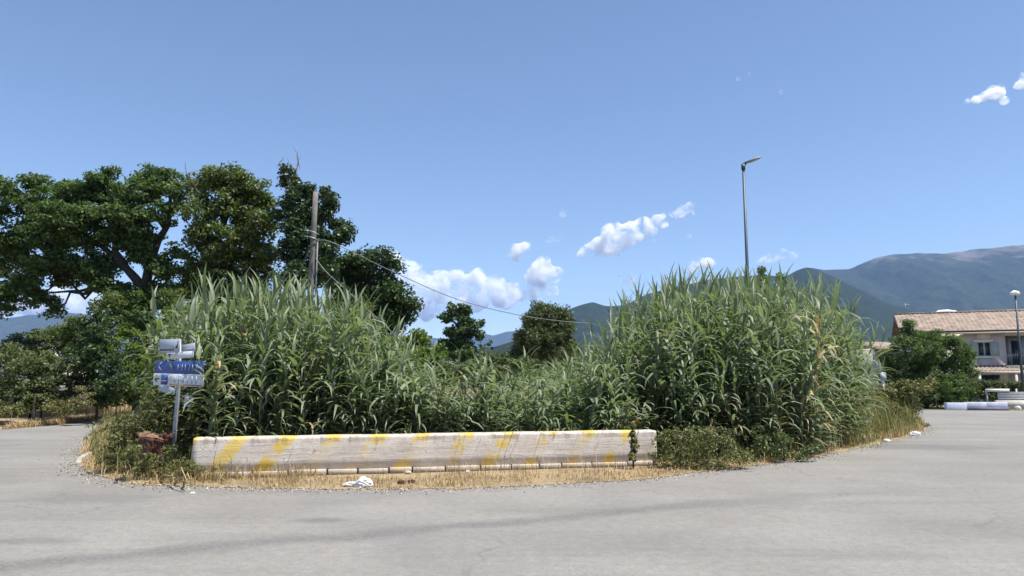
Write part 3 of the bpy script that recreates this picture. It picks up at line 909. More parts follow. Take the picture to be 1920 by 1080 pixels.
# loose stump of old kerb under the footing
kb = MB(); pts = [G(x, y, 0.0) for x, y in ((146, 872), (150, 862), (160, 856), (172, 851), (186, 846))]
for i in range(len(pts) - 1):
    a, b2 = pts[i], pts[i + 1]
    d = (b2 - a); L = d.length; ang = math.atan2(d.y, d.x)
    mb = MB(); mb.box((0, -0.045, -0.02), (L - 0.02, 0.045, 0.055))
    o = mb.build('kerb_stone', M['kerb']); o.location = a; o.rotation_euler = (0, 0, ang); bevel(o, 0.015, 2)
    tag(o, 'worn white kerb stone at the left corner of the verge', 'kerb stone', 'white kerb stones at the left corner')

# ------------------------------------------------------------------ giant reeds
def leaf_strip(L, w, a0, bend, segs, fold, twist=0.0):
    """an arching blade: starts at the origin, leaves the stem at a0 from vertical, bends over by 'bend' towards +X"""
    ts = np.linspace(0, 1, segs + 1)
    ang = a0 + bend * ts ** 1.25
    x = np.concatenate([[0], np.cumsum(np.sin((ang[1:] + ang[:-1]) / 2) * L / segs)])
    z = np.concatenate([[0], np.cumsum(np.cos((ang[1:] + ang[:-1]) / 2) * L / segs)])
    wd = w * np.clip(np.minimum(0.55 + 3.0 * ts, 1.05 * (1 - ts) ** 0.75 + 0.03), 0, 1) * 0.5
    nx, nz = -np.cos(ang), np.sin(ang)
    V = []
    for i in range(segs + 1):
        tw = twist * ts[i]
        cy, sy = math.cos(tw), math.sin(tw)
        up = fold * wd[i]
        l = (x[i] + nx[i] * (up + wd[i] * sy), -wd[i] * cy, z[i] + nz[i] * (up + wd[i] * sy))
        r = (x[i] + nx[i] * (up - wd[i] * sy), wd[i] * cy, z[i] + nz[i] * (up - wd[i] * sy))
        c = (x[i], 0, z[i])
        V += [l, c, r]
    Q = []
    for i in range(segs):
        a, b = i * 3, (i + 1) * 3
        Q += [(a, b, b + 1, a + 1), (a + 1, b + 1, b + 2, a + 2)]
    return np.array(V, float), np.array(Q, int)


LEAVES = []
for k in range(16):
    kind = k % 4      # 0 erect tip leaves, 1 arching, 2 strongly drooping, 3 short lower
    L, a0, bend = {0: (0.58, 0.14, 0.7), 1: (0.64, 0.5, 1.75), 2: (0.72, 0.6, 2.35), 3: (0.50, 0.8, 1.7)}[kind]
    LEAVES.append(leaf_strip(L * rng.uniform(.85, 1.2), rng.uniform(0.058, 0.085), a0 * rng.uniform(.7, 1.3), bend * rng.uniform(.75, 1.2), 5, 0.25, rng.uniform(-.7, .7)))
LEAF_ME = [np_mesh('leaf', V, Q, None, M['reed'], True) for V, Q in LEAVES]
DRY_ME = [np_mesh('dry_leaf', V, Q, None, M['reed_dry'], True) for V, Q in LEAVES[2::4]]


def reed_variant(h, lean, n_leaf, dry=0.08, bare=0.05):
    """stem path plus a list of leaf placements"""
    segs = 7
    az = rng.uniform(0, 2 * math.pi)
    ts = np.linspace(0, 1, segs + 1)
    off = lean * ts ** 2 * h
    stem = np.stack([np.cos(az) * off, np.sin(az) * off, ts * h * 0.97], 1)
    pl = []
    plane = rng.uniform(0, math.pi)
    for i in range(n_leaf):
        t = bare + (0.99 - bare) * i / (n_leaf - 1)
        p0 = np.array([np.interp(t, ts, stem[:, a]) for a in range(3)])
        a = plane + (math.pi if i % 2 else 0) + rng.normal() * 0.45
        if t > 0.93: kind = 0
        elif t > 0.75: kind = rng.choice([0, 1, 1, 2])
        elif t > 0.3: kind = rng.choice([1, 2, 2, 1])
        else: kind = rng.choice([2, 3, 3])
        v = int(kind + 4 * rng.integers(4))
        sc = (0.75 + 0.5 * math.sin(math.pi * min(1, t * 0.9))) * rng.uniform(0.8, 1.15) * (0.8 if t > 0.95 else 1)
        pl.append((v, p0, a, sc, bool(t < 0.35 and rng.random() < dry * 2)))
    return stem, pl


def stem_arrays(stem, r0):
    mb = MB(); n = len(stem)
    mb.tube(stem, [r0 * (1 - 0.75 * i / (n - 1)) for i in range(n)], 5, False)
    return np.concatenate(mb.V), np.concatenate(mb.Q)


def leaf_arrays(pl, dry=False):
    Vs, Qs, n = [], [], 0
    for (v, p0, a, sc, dr) in pl:
        if dr != dry: continue
        V, Q = LEAVES[v]
        c, s = math.cos(a), math.sin(a)
        R = np.array([[c, -s, 0], [s, c, 0], [0, 0, 1]])
        Vs.append((V * sc) @ R.T + p0); Qs.append(Q + n); n += len(V)
    if not Vs: return None
    return np.concatenate(Vs), np.concatenate(Qs)


VAR = []
for k in range(26):
    stem, pl = reed_variant(3.0, rng.uniform(0.02, 0.24), int(rng.integers(20, 28)))
    if k % 13 == 4: pl = [(v, p0, a, sc * 0.9, bool(dr or j < len(pl) * 0.75)) for j, (v, p0, a, sc, dr) in enumerate(pl) if j % 3 != 1]
    e = {'stem': stem_arrays(stem, 0.014), 'pl': pl, 'leaf': leaf_arrays(pl), 'dry': leaf_arrays(pl, True)}
    e['stem_me'] = np_mesh('stem', *e['stem'], None, M['reed_stem'], True)
    e['leaf_me'] = np_mesh('leaves', *e['leaf'], None, M['reed'], True)
    e['dry_me'] = np_mesh('dry_leaves', *e['dry'], None, M['reed_dry'], True) if e['dry'] else None
    VAR.append(e)

OUT = np.array([(270, 660), (300, 615), (340, 572), (380, 548), (430, 534), (500, 536), (560, 548), (610, 560), (650, 582), (700, 606), (745, 644), (785, 684), (812, 722), (850, 748), (895, 748), (930, 722), (985, 698), (1040, 680), (1090, 668), (1120, 652),
                (1150, 615), (1185, 580), (1230, 556), (1270, 530), (1320, 520), (1370, 530), (1420, 528), (1470, 552), (1510, 532), (1545, 575), (1590, 606), (1625, 630), (1650, 672), (1670, 720)], float)


def in_poly(x, y, poly):
    c = False
    for i in range(len(poly)):
        x1, y1 = poly[i]; x2, y2 = poly[(i + 1) % len(poly)]
        if (y1 > y) != (y2 > y) and x < (x2 - x1) * (y - y1) / (y2 - y1) + x1: c = not c
    return c


def ws(x, off): return (x, wall_y(x) + off)


CL = {
    'left': ([ws(-5.3, 0.95), ws(-4, 0.9), ws(-2.5, 0.9), ws(-1.3, 0.9), (-1.5, 18.2), (-4, 18.6), (-7.4, 17.6), (-7.3, 15.2), (-6.3, 14.1)], 16),
    'middle': ([ws(-1.4, 0.9), ws(2.4, 0.9), (2.2, 17), (2.3, 20), (3.5, 27), (0.2, 27), (-0.7, 22), (-2.0, 18.0)], 9.5),
    'right': ([(1.9, 16.2), (3.2, 15.7), (4.3, 15.9), (5.6, 15.7), (6.6, 16.3), (7.6, 17.7), (8.9, 19.6), (10.3, 21.8), (10.6, 24), (7.5, 24.5), (3.8, 22), (2.0, 19.5)], 11.5),
}
reeds = []
for key, (poly, dens) in CL.items():
    xs = [q[0] for q in poly]; ys = [q[1] for q in poly]
    step = 1 / math.sqrt(dens)
    x = min(xs)
    while x < max(xs):
        y = min(ys)
        while y < max(ys):
            X, Y = x + rng.uniform(-.5, .5) * step, y + rng.uniform(-.5, .5) * step
            y += step
            if not in_poly(X, Y, poly): continue
            if key == 'middle' and X / Y < -0.02 and rng.random() < 0.45: continue
            px, _ = PX(X, Y, 2.5)
            oy = np.interp(px, OUT[:, 0], OUT[:, 1])
            H = P(px, oy, Y).z - 0.05
            f = 1 - 0.42 * rng.random() ** 1.6
            if key == 'middle':
                H = min(H, 2.9); f = 1 - 0.55 * rng.random() ** 1.1
            H = min(max(H * f, 0.9), 4.5)
            reeds.append((key, X, Y, H))
        x += step
# short young reeds and leaning shoots along the front of the stands
for key, a, b, n in (('left', ws(-5.2, .95), ws(-1.4, .95), 50), ('right', (3.0, 15.5), (5.7, 15.6), 40), ('right', (5.7, 15.7), (7.5, 17.6), 16), ('right', (7.6, 17.8), (10.1, 21.6), 10), ('middle', ws(-1.4, .95), ws(2.6, .95), 45)):
    for _ in range(n):
        t = rng.random()
        reeds.append((key, a[0] + (b[0] - a[0]) * t + rng.normal() * .1, a[1] + (b[1] - a[1]) * t + rng.uniform(0, .5), rng.uniform(0.7, 2.1)))
for x, y, h in ((-5.22, 12.95, 1.9), (-5.08, 12.92, 2.4), (-4.95, 12.92, 2.1), (-5.15, 13.04, 2.2)):
    reeds.append(('left', x, y, h))
# how near each reed stands to the front of its clump decides which are built one by one
def frontness(r):
    key, X, Y, H = r
    blockers = sum(1 for q in reeds if q[2] < Y - 0.05 and abs(q[1] / q[2] - X / Y) < 0.012)
    return blockers


sc_f = [(frontness(r) - 0.9 * r[3] + 0.10 * r[2], i) for i, r in enumerate(reeds)]
order = [i for _, i in sorted(sc_f)]
single = set(order[:290])
detail = set(order[:56])
LAB = {'left': 'giant reed with drooping grey green blades, standing behind the wall below the wooden pole',
       'middle': 'shorter giant reed in the low middle stand behind the wall',
       'right': 'giant reed in the tall dense stand around the lamp post right of the wall'}
GRP = {'left': 'giant reeds behind the left half of the wall', 'middle': 'shorter reeds in the middle', 'right': 'giant reeds of the right stand'}
acc = {'stem': [[], [], 0], 'leaf': [[], [], 0], 'dry': [[], [], 0]}
for i, (key, X, Y, H) in enumerate(reeds):
    e = VAR[int(rng.integers(len(VAR)))]
    s = H / 3.0
    sx = 0.85 + 0.25 * min(1.3, s)
    rz = rng.uniform(0, 2 * math.pi); tx, ty = rng.normal() * 0.075, rng.normal() * 0.075
    # outer reeds of a stand lean outwards a little
    z0 = 0.06
    mtx = Matrix.Translation((X, Y, z0)) @ Euler((tx, ty, rz)).to_matrix().to_4x4() @ Matrix.Diagonal((sx, sx, s, 1))
    if i in single:
        o = bpy.data.objects.new('giant_reed', None)
        o.empty_display_size = 0.1
        o.location = (X, Y, z0); o.rotation_euler = (tx, ty, rz); o.scale = (sx, sx, s)
        link(o); tag(o, LAB[key], 'reed', GRP[key])
        link(bpy.data.objects.new('stem', e['stem_me']), o)
        if i in detail:
            for (v, p0, a, sc, dr) in e['pl']:
                q = bpy.data.objects.new('leaf', DRY_ME[v // 4] if dr else LEAF_ME[v])
                q.location = p0; q.rotation_euler = (0, 0, a); q.scale = (sc, sc, sc)
                link(q, o)
        else:
            q = link(bpy.data.objects.new('leaves', e['leaf_me']), o); q['kind'] = 'stuff'
            if e['dry_me']:
                q = link(bpy.data.objects.new('dry_leaves', e['dry_me']), o); q['kind'] = 'stuff'
    else:
        R = np.array(mtx.to_3x3()); T = np.array(mtx.translation)
        for kk in ('stem', 'leaf', 'dry'):
            if e[kk] is None: continue
            V, Q = e[kk]
            acc[kk][0].append(V @ R.T + T); acc[kk][1].append(Q + acc[kk][2]); acc[kk][2] += len(V)
print('reeds', len(reeds))
rs = empty('reed_bed', (0, 18, 0), 'mass of further giant reeds filling the stands behind the front row', 'reeds'); rs['kind'] = 'stuff'
for kk, nm, mt in (('stem', 'stems', 'reed_stem'), ('leaf', 'leaves', 'reed'), ('dry', 'dry_leaves', 'reed_dry')):
    V = np.concatenate(acc[kk][0]) - np.array([0, 18, 0])
    o = obj(nm, np_mesh(nm, V, np.concatenate(acc[kk][1]), None, M[mt], True), rs); o['kind'] = 'stuff'

# ------------------------------------------------------------------ grasses
def blades(pts, h, w, mt, name, label=None, cat='grass', lean=0.5, kind='stuff', droop=1.0):
    pts = np.asarray(pts, float)
    N = len(pts)
    hh = h[0] + (h[1] - h[0]) * rng.random(N) ** 1.7
    az = rng.uniform(0, 2 * math.pi, N)
    dirx = np.stack([np.cos(az), np.sin(az), np.zeros(N)], 1)
    side = np.stack([-np.sin(az), np.cos(az), np.zeros(N)], 1)
    ln = rng.uniform(0.1, 1.0, N)[:, None] * lean
    p0 = pts; p1 = pts + dirx * ln * hh[:, None] * 0.35; p1[:, 2] += hh * 0.62
    p2 = pts + dirx * ln * hh[:, None] * (0.9 + 0.4 * droop); p2[:, 2] += hh * (1 - 0.25 * ln[:, 0] * droop)
    ww = (w * rng.uniform(.6, 1.4, N))[:, None] * 0.5
    V = np.stack([p0 - side * ww, p0 + side * ww, p1 + side * ww * 0.8, p1 - side * ww * 0.8, p2 + side * ww * 0.15, p2 - side * ww * 0.15], 1).reshape(-1, 3)
    b = np.arange(N)[:, None] * 6
    Q = np.concatenate([b + np.array([[0, 1, 2, 3]]), b + np.array([[3, 2, 4, 5]])], 1).reshape(-1, 4)
    o = obj(name, np_mesh(name, V, Q, None, mt))
    return tag(o, label, cat, kind=kind)


def scatter_edge(n, i0, i1, w0, w1, clump=0.5, seed=3):
    """points on the island within w0..w1 of outline pieces i0..i1"""
    out = []
    segs = [(Vector(isl_pts[i]), Vector(isl_pts[i + 1])) for i in range(i0, i1)]
    L = np.array([(b - a).length for a, b in segs]); Lc = L / L.sum()
    while len(out) < n:
        k = rng.choice(len(segs), p=Lc)
        a, b = segs[k]
        q = a.lerp(b, rng.random())
        d = (b - a).normalized(); nrm = Vector((-d.y, d.x))
        q = q + nrm * rng.uniform(w0, w1)
        if not inside_island(q.x, q.y): q = q - 2 * nrm * rng.uniform(w0, w1)
        if not inside_island(q.x, q.y): continue
        if vnoise(np.array(q.x * 1.7), np.array(q.y * 1.7), seed) < clump * rng.random(): continue
        out.append((q.x, q.y, isl_z(q.x, q.y) - 0.01))
    return out


blades(scatter_edge(9000, 3, 15, -0.02, 1.15, 0.75), (0.02, 0.12), 0.010, M['straw'], 'dry_grass', 'short straw coloured dry grass along the kerbless road edge', lean=1.3)
blades(scatter_edge(2300, 5, 8, 0.5, 1.6, 0.8), (0.10, 0.34), 0.008, M['straw'], 'tall_dry_grass', 'taller dry grass against the left part of the wall', lean=0.6)
blades(scatter_edge(420, 9, 13, 0.5, 1.5, 1.0, 5), (0.10, 0.42), 0.007, M['straw'], 'dry_weeds', 'thin dry weeds against the right part of the wall', lean=0.5)
blades(scatter_edge(3500, 13, 19, 0.1, 2.2, 0.6), (0.12, 0.55), 0.012, M['olive'], 'rough_grass', 'rough yellowing grass on the verge below the right reeds', lean=0.8)
blades(scatter_edge(5000, 15, 20, 0.3, 4.0, 0.4), (0.4, 1.25), 0.022, M['olive'], 'tall_grass', 'tall olive grass on the rounded right tip of the verge', lean=0.7)
blades(scatter_edge(3500, 14, 19, 0.05, 1.6, 0.5), (0.1, 0.4), 0.012, M['straw'], 'straw_grass', 'brown dry grass at the road edge of the right verge', lean=0.9)
blades(scatter_edge(6500, 0, 7, 0.15, 2.8, 0.6, 9), (0.1, 0.62), 0.012, M['olive'], 'corner_grass', 'mixed green and dry grass on the left corner of the verge', lean=0.8)
blades(scatter_edge(4200, 0, 7, 0.0, 1.6, 0.7, 4), (0.05, 0.34), 0.010, M['straw'], 'corner_straw', 'flattened straw on the left corner of the verge', lean=1.6)
# loose chippings along the edge of the asphalt
gv = []
for _ in range(5200):
    i = rng.integers(1, len(ISL) - 2)
    a, b = Vector(isl_pts[i]), Vector(isl_pts[i + 1])
    q = a.lerp(b, rng.random()); d_ = (b - a).normalized(); off = abs(rng.normal()) * 0.22 - 0.06
    n_ = Vector((d_.y, -d_.x))
    if inside_island(q.x + n_.x * .05, q.y + n_.y * .05): n_ = -n_
    gv.append((q.x + n_.x * off, q.y + n_.y * off, 0.008))
V = leaf_cloud(gv, [(0.01, 0.01, 0.003)] * len(gv), 1, 0.028, 2.0, 0.8)
tag(obj('gravel', np_mesh('gravel', V, quads(len(V) // 4), None, M['chips'])), 'loose pale chippings along the edge of the asphalt', 'gravel', kind='stuff')
# left roadside: straw bank
pts = []
while len(pts) < 9000:
    t = rng.random() ** 0.7; i = rng.integers(0, len(LEFT_EDGE) - 3)
    a, b = Vector(LEFT_EDGE[i]), Vector(LEFT_EDGE[i + 1])
    u = rng.random(); q = a.lerp(b, u)
    if q.x < -32: continue
    q = q + Vector((-0.3, 0.95)) * rng.uniform(0.1, 4.6)
    pts.append((q.x, q.y, 0))
blades(pts, (0.06, 0.30), 0.018, M['straw'], 'roadside_grass', 'dry straw bank along the far side of the left road', lean=1.0)
pts = [(q.x + rng.normal() * 1.1, q.y + rng.normal() * 0.7, 0) for q in [G(x, y) for x, y in ((20, 782), (70, 778), (110, 776), (140, 776), (160, 778), (215, 772))] for _ in range(420)]
blades(pts, (0.3, 1.5), 0.02, M['straw'], 'tall_roadside_grass', 'tall buff grass in front of the left roadside shrubs', lean=0.4)
# field behind the reeds
pts = [(rng.uniform(-3.5, 2) * (0.6 + y / 40), y, 0.02) for y in rng.uniform(20, 38, 6000)]
blades(pts, (0.4, 1.5), 0.03, M['olive'], 'field_grass', 'brownish tall grass in the gap between the two reed stands', lean=0.5)
pts = []
for _ in range(2600):
    X = rng.uniform(-4.9, 2.5); pts.append((X, wall_y(X) + rng.uniform(0.55, 1.6), 0.02))
blades(pts, (0.35, 1.0), 0.020, M['reed'], 'undergrowth', 'fresh green undergrowth just behind the wall', lean=0.9)

# ------------------------------------------------------------------ brambles and weeds
def bramble(name, label, d, lobes, mt, leaf, cs, dens, n, canes, cat='bramble'):
    r = shrub(name, label, d, lobes, mt, leaf, cs, dens, n, 0.7, None, cat, tr=0.02)
    inv = Vector(r.location)
    if cat == 'bramble':
        canes = list(canes)
        for _ in range(16):
            l = lobes[int(rng.integers(len(lobes)))]
            sx = rng.choice([-1, 1]); q = rng.uniform(.6, 1.5)
            canes.append([(l[0], l[1], 0), (l[0] + sx * l[2] * .6 * q, l[1] - l[3] * (1.0 + .5 * q), rng.uniform(-.3, .1)), (l[0] + sx * l[2] * 1.25 * q, min(l[1] + l[3] * rng.uniform(-.6, .5), 900), rng.uniform(-.5, .1))])
    if canes:
        cm = MB(); lv = []
        for path in canes:
            pts = [np.array(P(x, y, d + (path_off)) - inv) for (x, y, path_off) in path]
            pts = [pts[0] * (1 - t) ** 2 + 2 * pts[1] * t * (1 - t) + pts[2] * t * t for t in np.linspace(0, 1, 9)]
            cm.tube(pts, [0.008 * (1 - 0.7 * i / 8) for i in range(9)], 4)
            for i in range(2, 9):
                lv.append(leaf_cloud([pts[i]], [(0.05, 0.05, 0.05)], 9, leaf * 0.9, 0.3))
        cm.build('cane', M['twig'], r)
        V = np.concatenate(lv)
        obj('spray', np_mesh('spray', V, quads(len(V) // 4), None, mt), r)['kind'] = 'stuff'
    return r


bramble('bramble', 'bramble mound with thin sprays reaching over the road at the left corner', 13.4,
        [(262, 798, 34, 24, .2), (300, 780, 26, 28, .3), (228, 812, 24, 18, 0), (285, 815, 40, 14, .4), (230, 842, 26, 16, 0), (335, 850, 22, 18, .2), (225, 868, 24, 12, -.2), (350, 872, 26, 14, -.1)],
        M['bramble'], 0.055, 0.14, 0.62, 26,
        [[(250, 800, 0), (215, 780, -.2), (165, 800, -.5)], [(245, 805, 0), (205, 790, -.2), (160, 822, -.5)], [(250, 815, 0), (215, 808, -.2), (172, 842, -.5)], [(255, 800, 0), (225, 775, -.2), (190, 788, -.3)], [(250, 820, 0), (220, 820, -.3), (190, 850, -.5)]])
bramble('bramble', 'weeds and bramble shoots in front of the rusty sheet', 12.4, [(258, 876, 18, 12, 0), (285, 880, 22, 11, 0), (315, 874, 16, 13, 0), (340, 876, 20, 13, 0), (362, 886, 22, 9, 0), (250, 850, 9, 14, .1), (318, 852, 7, 14, .1), (284, 862, 8, 10, 0)], M['bramble'], 0.055, 0.13, 0.5, 18, [])
bramble('bramble', 'leafy bramble around the foot of the sign post', 13.9, [(300, 760, 24, 26), (318, 745, 18, 22), (290, 790, 26, 22), (345, 800, 24, 30), (350, 765, 18, 24), (325, 780, 22, 24)], M['bramble'], 0.06, 0.15, 0.55, 22, [])
bramble('bramble', 'rounded bramble mound covering the right end of the wall', 13.95,
        [(1270, 820, 34, 18), (1310, 815, 34, 18), (1345, 828, 34, 20), (1375, 842, 26, 18), (1260, 845, 32, 18), (1300, 845, 40, 20), (1345, 858, 40, 16), (1390, 862, 22, 12), (1320, 872, 40, 10), (1270, 868, 30, 10), (1242, 852, 18, 18), (1248, 826, 14, 14)],
        M['bramble'], 0.055, 0.16, 0.40, 20, [[(1290, 815, 0), (1250, 795, -.1), (1225, 830, -.3)], [(1330, 820, 0), (1350, 790, -.1), (1400, 820, -.2)], [(1360, 850, 0), (1400, 840, -.2), (1420, 868, -.4)]])
bramble('bramble', 'pale leafed weeds at the road edge below the right reeds', 15.3, [(1425, 820, 18, 18), (1450, 845, 22, 12), (1485, 852, 26, 12), (1520, 840, 22, 14), (1470, 825, 22, 16)], M['shrub'], 0.055, 0.14, 0.5, 20, [], 'weed')
bramble('weed', 'narrow bright green weed standing in front of the wall near its right end', 13.75, [(1187, 800, 3, 9), (1187, 818, 5, 11), (1188, 836, 6, 12), (1187, 856, 7, 10)], M['olive'], 0.05, 0.05, 0.7, 12, [], 'weed')
bramble('shrub', 'rough pale shrub at the right tip of the verge, in front of the dark bush', 27, [(1660, 735, 34, 18), (1690, 745, 26, 16), (1630, 745, 26, 20), (1700, 765, 24, 14), (1650, 765, 36, 18), (1720, 735, 20, 8), (1745, 716, 14, 6), (1705, 722, 22, 10)], M['olive'], 0.11, 0.24, 0.65, 24, [], 'shrub')
bramble('shrub', 'brown dry clump nearest the road at the right tip of the verge', 26.2, [(1708, 792, 20, 12), (1690, 800, 22, 10), (1722, 800, 12, 8)], M['olive'], 0.10, 0.2, 0.7, 24, [], 'shrub')

# arching reed blades over the right tip
def small_reed(label, x, y, h, rot=(0, 0, 0), name='reed_shoot'):
    e = VAR[int(rng.integers(len(VAR)))]
    q = G(x, y, 0.02)
    o = empty(name, q, label, 'reed'); o.rotation_euler = rot; s = h / 3.0; o.scale = (s * 1.15,) * 3
    link(bpy.data.objects.new('stem', e['stem_me']), o)
    w = link(bpy.data.objects.new('leaves', e['leaf_me']), o); w['kind'] = 'stuff'
    return o


small_reed('small reed shoot on the left verge beside the shrubs', 234, 786, 1.35)
small_reed('broken reed tip lying on the road edge at right', 1612, 839, 0.8, (1.25, 0.2, 1.9))

# dead canes lying on the left corner
for k, (x0, y0, x1, y1, z) in enumerate(((262, 866, 300, 872, .12), (272, 905, 310, 868, .02), (325, 880, 345, 855, .05), (360, 880, 400, 890, .14), (395, 882, 425, 905, .16), (330, 905, 356, 898, .02), (345, 912, 352, 898, .02), (300, 895, 352, 906, .06))):
    a, b = G(x0, y0, z), G(x1, y1, max(0.05, 0.2 - z))
    mb = MB(); mb.tube(wob_path((0, 0, 0), b - a, 4, 0.04), [0.016, 0.015, 0.014, 0.012, 0.008], 6)
    o = mb.build('dead_cane', M['reed_dry'], None, True); o.location = a
    tag(o, 'pale dead reed cane lying on the left corner of the verge', 'dead cane', 'dead canes on the left corner')

# ------------------------------------------------------------------ wooden pole with straps and cables
D = 20.0
pb, pt = P(578, 640, D), P(592, 360, D)
pole = empty('utility_pole', (pb.x, D, 0), 'weathered wooden utility pole leaning slightly, rising behind the left reeds', 'pole')
inv = Vector((pb.x, D, 0))
foot = np.array([0.0 - 0.05, 0, -0.1])
top = np.array(pt - inv)
mb = MB(); mb.tube([foot + (top - foot) * t for t in np.linspace(0, 1, 9)], np.linspace(0.108, 0.068, 9), 14); mb.build('shaft', M['pole_wood'], pole, True)
mb = MB(); mb.tube([top + np.array([0, 0, .002]), top + np.array([0.0, 0, 0.03])], [0.065, 0.05], 12); mb.build('cap', M['pole_wood'], pole)


def on_pole(y):
    q = P(585, y, D).z
    t = (q - foot[2]) / (top[2] - foot[2])
    return foot + (top - foot) * t


for yy in (436, 447):
    c = on_pole(yy)
    mb = MB()
    pts = [c + np.array([0.135 * math.cos(a), 0.135 * math.sin(a), -0.05 * math.cos(a)]) for a in np.linspace(0, 2 * math.pi, 19)]
    mb.tube(pts, 0.014, 5, False)
    mb.tube([c + np.array([-0.13, 0, .05]), c + np.array([-0.24, -0.02, .06])], 0.016, 5)
    mb.build('strap', M['galv'], pole)
mb = MB(); c0, c1 = on_pole(452), on_pole(600); mb.tube([c0 + np.array([.125, -.03, 0]), (c0 + c1) / 2 + np.array([.14, -.03, 0]), c1 + np.array([.145, -.03, 0])], 0.022, 6); mb.build('conduit', M['cable'], pole)


def cable(label, pts, r, name='cable'):
    # Catmull-Rom through the points
    P0 = [np.array(p) for p in pts]
    P0 = [2 * P0[0] - P0[1]] + P0 + [2 * P0[-1] - P0[-2]]
    out = []
    for i in range(1, len(P0) - 2):
        for t in np.linspace(0, 1, 8, endpoint=False):
            a, b, c, d = P0[i - 1], P0[i], P0[i + 1], P0[i + 2]
            out.append(0.5 * ((2 * b) + (c - a) * t + (2 * a - 5 * b + 4 * c - d) * t * t + (3 * b - a - 3 * c + d) * t ** 3))
    out.append(P0[-2])
    mb = MB(); mb.tube(out, r, 6); return tag(mb.build(name, M['cable'], None, True), label, 'cable')


cable('long grey cable sagging from the wooden pole across the cloud to the right reeds', [P(590, 462, 19.9), P(598, 451, 19.8), P(618, 453, 19.8), P(660, 472, 20), P(740, 511, 20.6), P(860, 562, 21.8), P(980, 592, 23.2), P(1070, 604, 24.6), P(1110, 607, 25.5), P(1146, 622, 26.0)], 0.012)
cable('short cable dropping from the wooden pole into the left reeds', [P(590, 482, 19.9), P(612, 510, 19.6), P(650, 544, 19), P(700, 590, 18.2), P(742, 630, 17.5), P(790, 676, 16.8)], 0.011)
cable('thin stay wire left of the wooden pole', [P(580, 470, 19.9), P(566, 500, 20.1), P(560, 512, 20.2)], 0.012)

sp = P(1146, 700, 26.0)
q = empty('slender_pole', (sp.x, 26.0, 0), 'slender dark pole between the middle reeds and the right stand', 'pole')
mb = MB(); mb.tube([(0, 0, -0.05), (0, 0, P(1146, 580, 26.0).z)], [0.07, 0.05], 8); mb.build('shaft', M['dark_steel'], q, True)
mb = MB(); mb.tube([(-0.10, 0, P(1146, 583, 26).z), (0.10, 0, P(1146, 583, 26).z)], 0.02, 6); mb.build('bracket', M['dark_steel'], q)

# ------------------------------------------------------------------ street lamps
def lamp(label, x, ytop, D, headpts, group, w=0.055, head_flat=True):
    b = P(x, 700, D)
    zt = P(x, ytop, D).z
    root = empty('street_lamp', (b.x, D, 0), label, 'street lamp', group)
    mb = MB(); mb.tube([(0, 0, -0.05), (0, 0, zt * 0.45), (0, 0, zt)], [w * 1.35, w * 1.1, w * 0.8], 12); mb.build('pole', M['dark_steel'], root, True)
    return root, zt, b


root, zt, b = lamp('tall grey street lamp with flat slanted head rising out of the right reeds', 1409, 312, 21.0, None, 'street lamps', 0.045)
mb = MB(); mb.tube([(0, 0, zt - 0.10), (0, 0, zt + 0.06)], 0.06, 10); mb.tube([(0, 0, zt + 0.03), (0.07, 0, zt + 0.09)], 0.045, 8); mb.build('joint', M['dark_steel'], root, True)
R = Matrix.Translation((0.03, 0, zt + 0.10)) @ Euler((0, math.radians(-19), 0)).to_matrix().to_4x4()
hp = [(-0.03, 0.045, 0.03), (0.06, 0.075, 0.045), (0.20, 0.12, 0.05), (0.42, 0.13, 0.042), (0.50, 0.10, 0.03)]
mb = MB()
ring = []
for (x, hw, th) in hp:
    ring += [R @ Vector(v) for v in ((x, -hw, -th * .5), (x, hw, -th * .5), (x, hw * 0.9, th * .5), (x, -hw * 0.9, th * .5))]
Qs = [(i * 4 + k, i * 4 + (k + 1) % 4, (i + 1) * 4 + (k + 1) % 4, (i + 1) * 4 + k) for i in range(len(hp) - 1) for k in range(4)] + [(3, 2, 1, 0), (16, 17, 18, 19)]
mb.add([tuple(v) for v in ring], Qs); bevel(mb.build('lamp_head', M['lamp_head'], root), 0.008, 2)
mb = MB(); mb.box((0.20, -0.09, -0.034), (0.40, 0.09, -0.024), R); mb.build('lamp_glass', M['lens'], root)

root, zt, b = lamp('street lamp with round white head at the right edge in front of the house', 1916, 556, 44.0, None, 'street lamps', 0.06)
mb = MB(); mb.tube([(0, 0, zt), (-0.01, 0, zt + 0.10)], 0.05, 8); mb.build('joint', M['dark_steel'], root)
mb = MB(); mb.tube([(-0.27, 0, zt + 0.11), (-0.24, 0, zt + 0.16), (-0.05, 0, zt + 0.22), (0.15, 0, zt + 0.2), (0.26, 0, zt + 0.13)], [0.05, 0.10, 0.16, 0.13, 0.06], 10); mb.build('lamp_head', M['trim'], root, True)

# ------------------------------------------------------------------ sign post
D = 13.2
tp, bt = P(335, 637, D), P(326, 838, D)
sign = empty('sign_post', (bt.x, D, 0), 'leaning grey sign post with stacked direction panels at the left end of the wall', 'sign')
sinv = Vector((bt.x, D, 0))
mb = MB(); mb.tube([np.array((0, 0, -0.05)), np.array(P(328, 800, D) - sinv), np.array(P(333, 750, D) - sinv), np.array(P(336, 700, D) - sinv), np.array(P(336, 636, D) - sinv)], 0.038, 10); mb.build('post', M['galv'], sign, True)


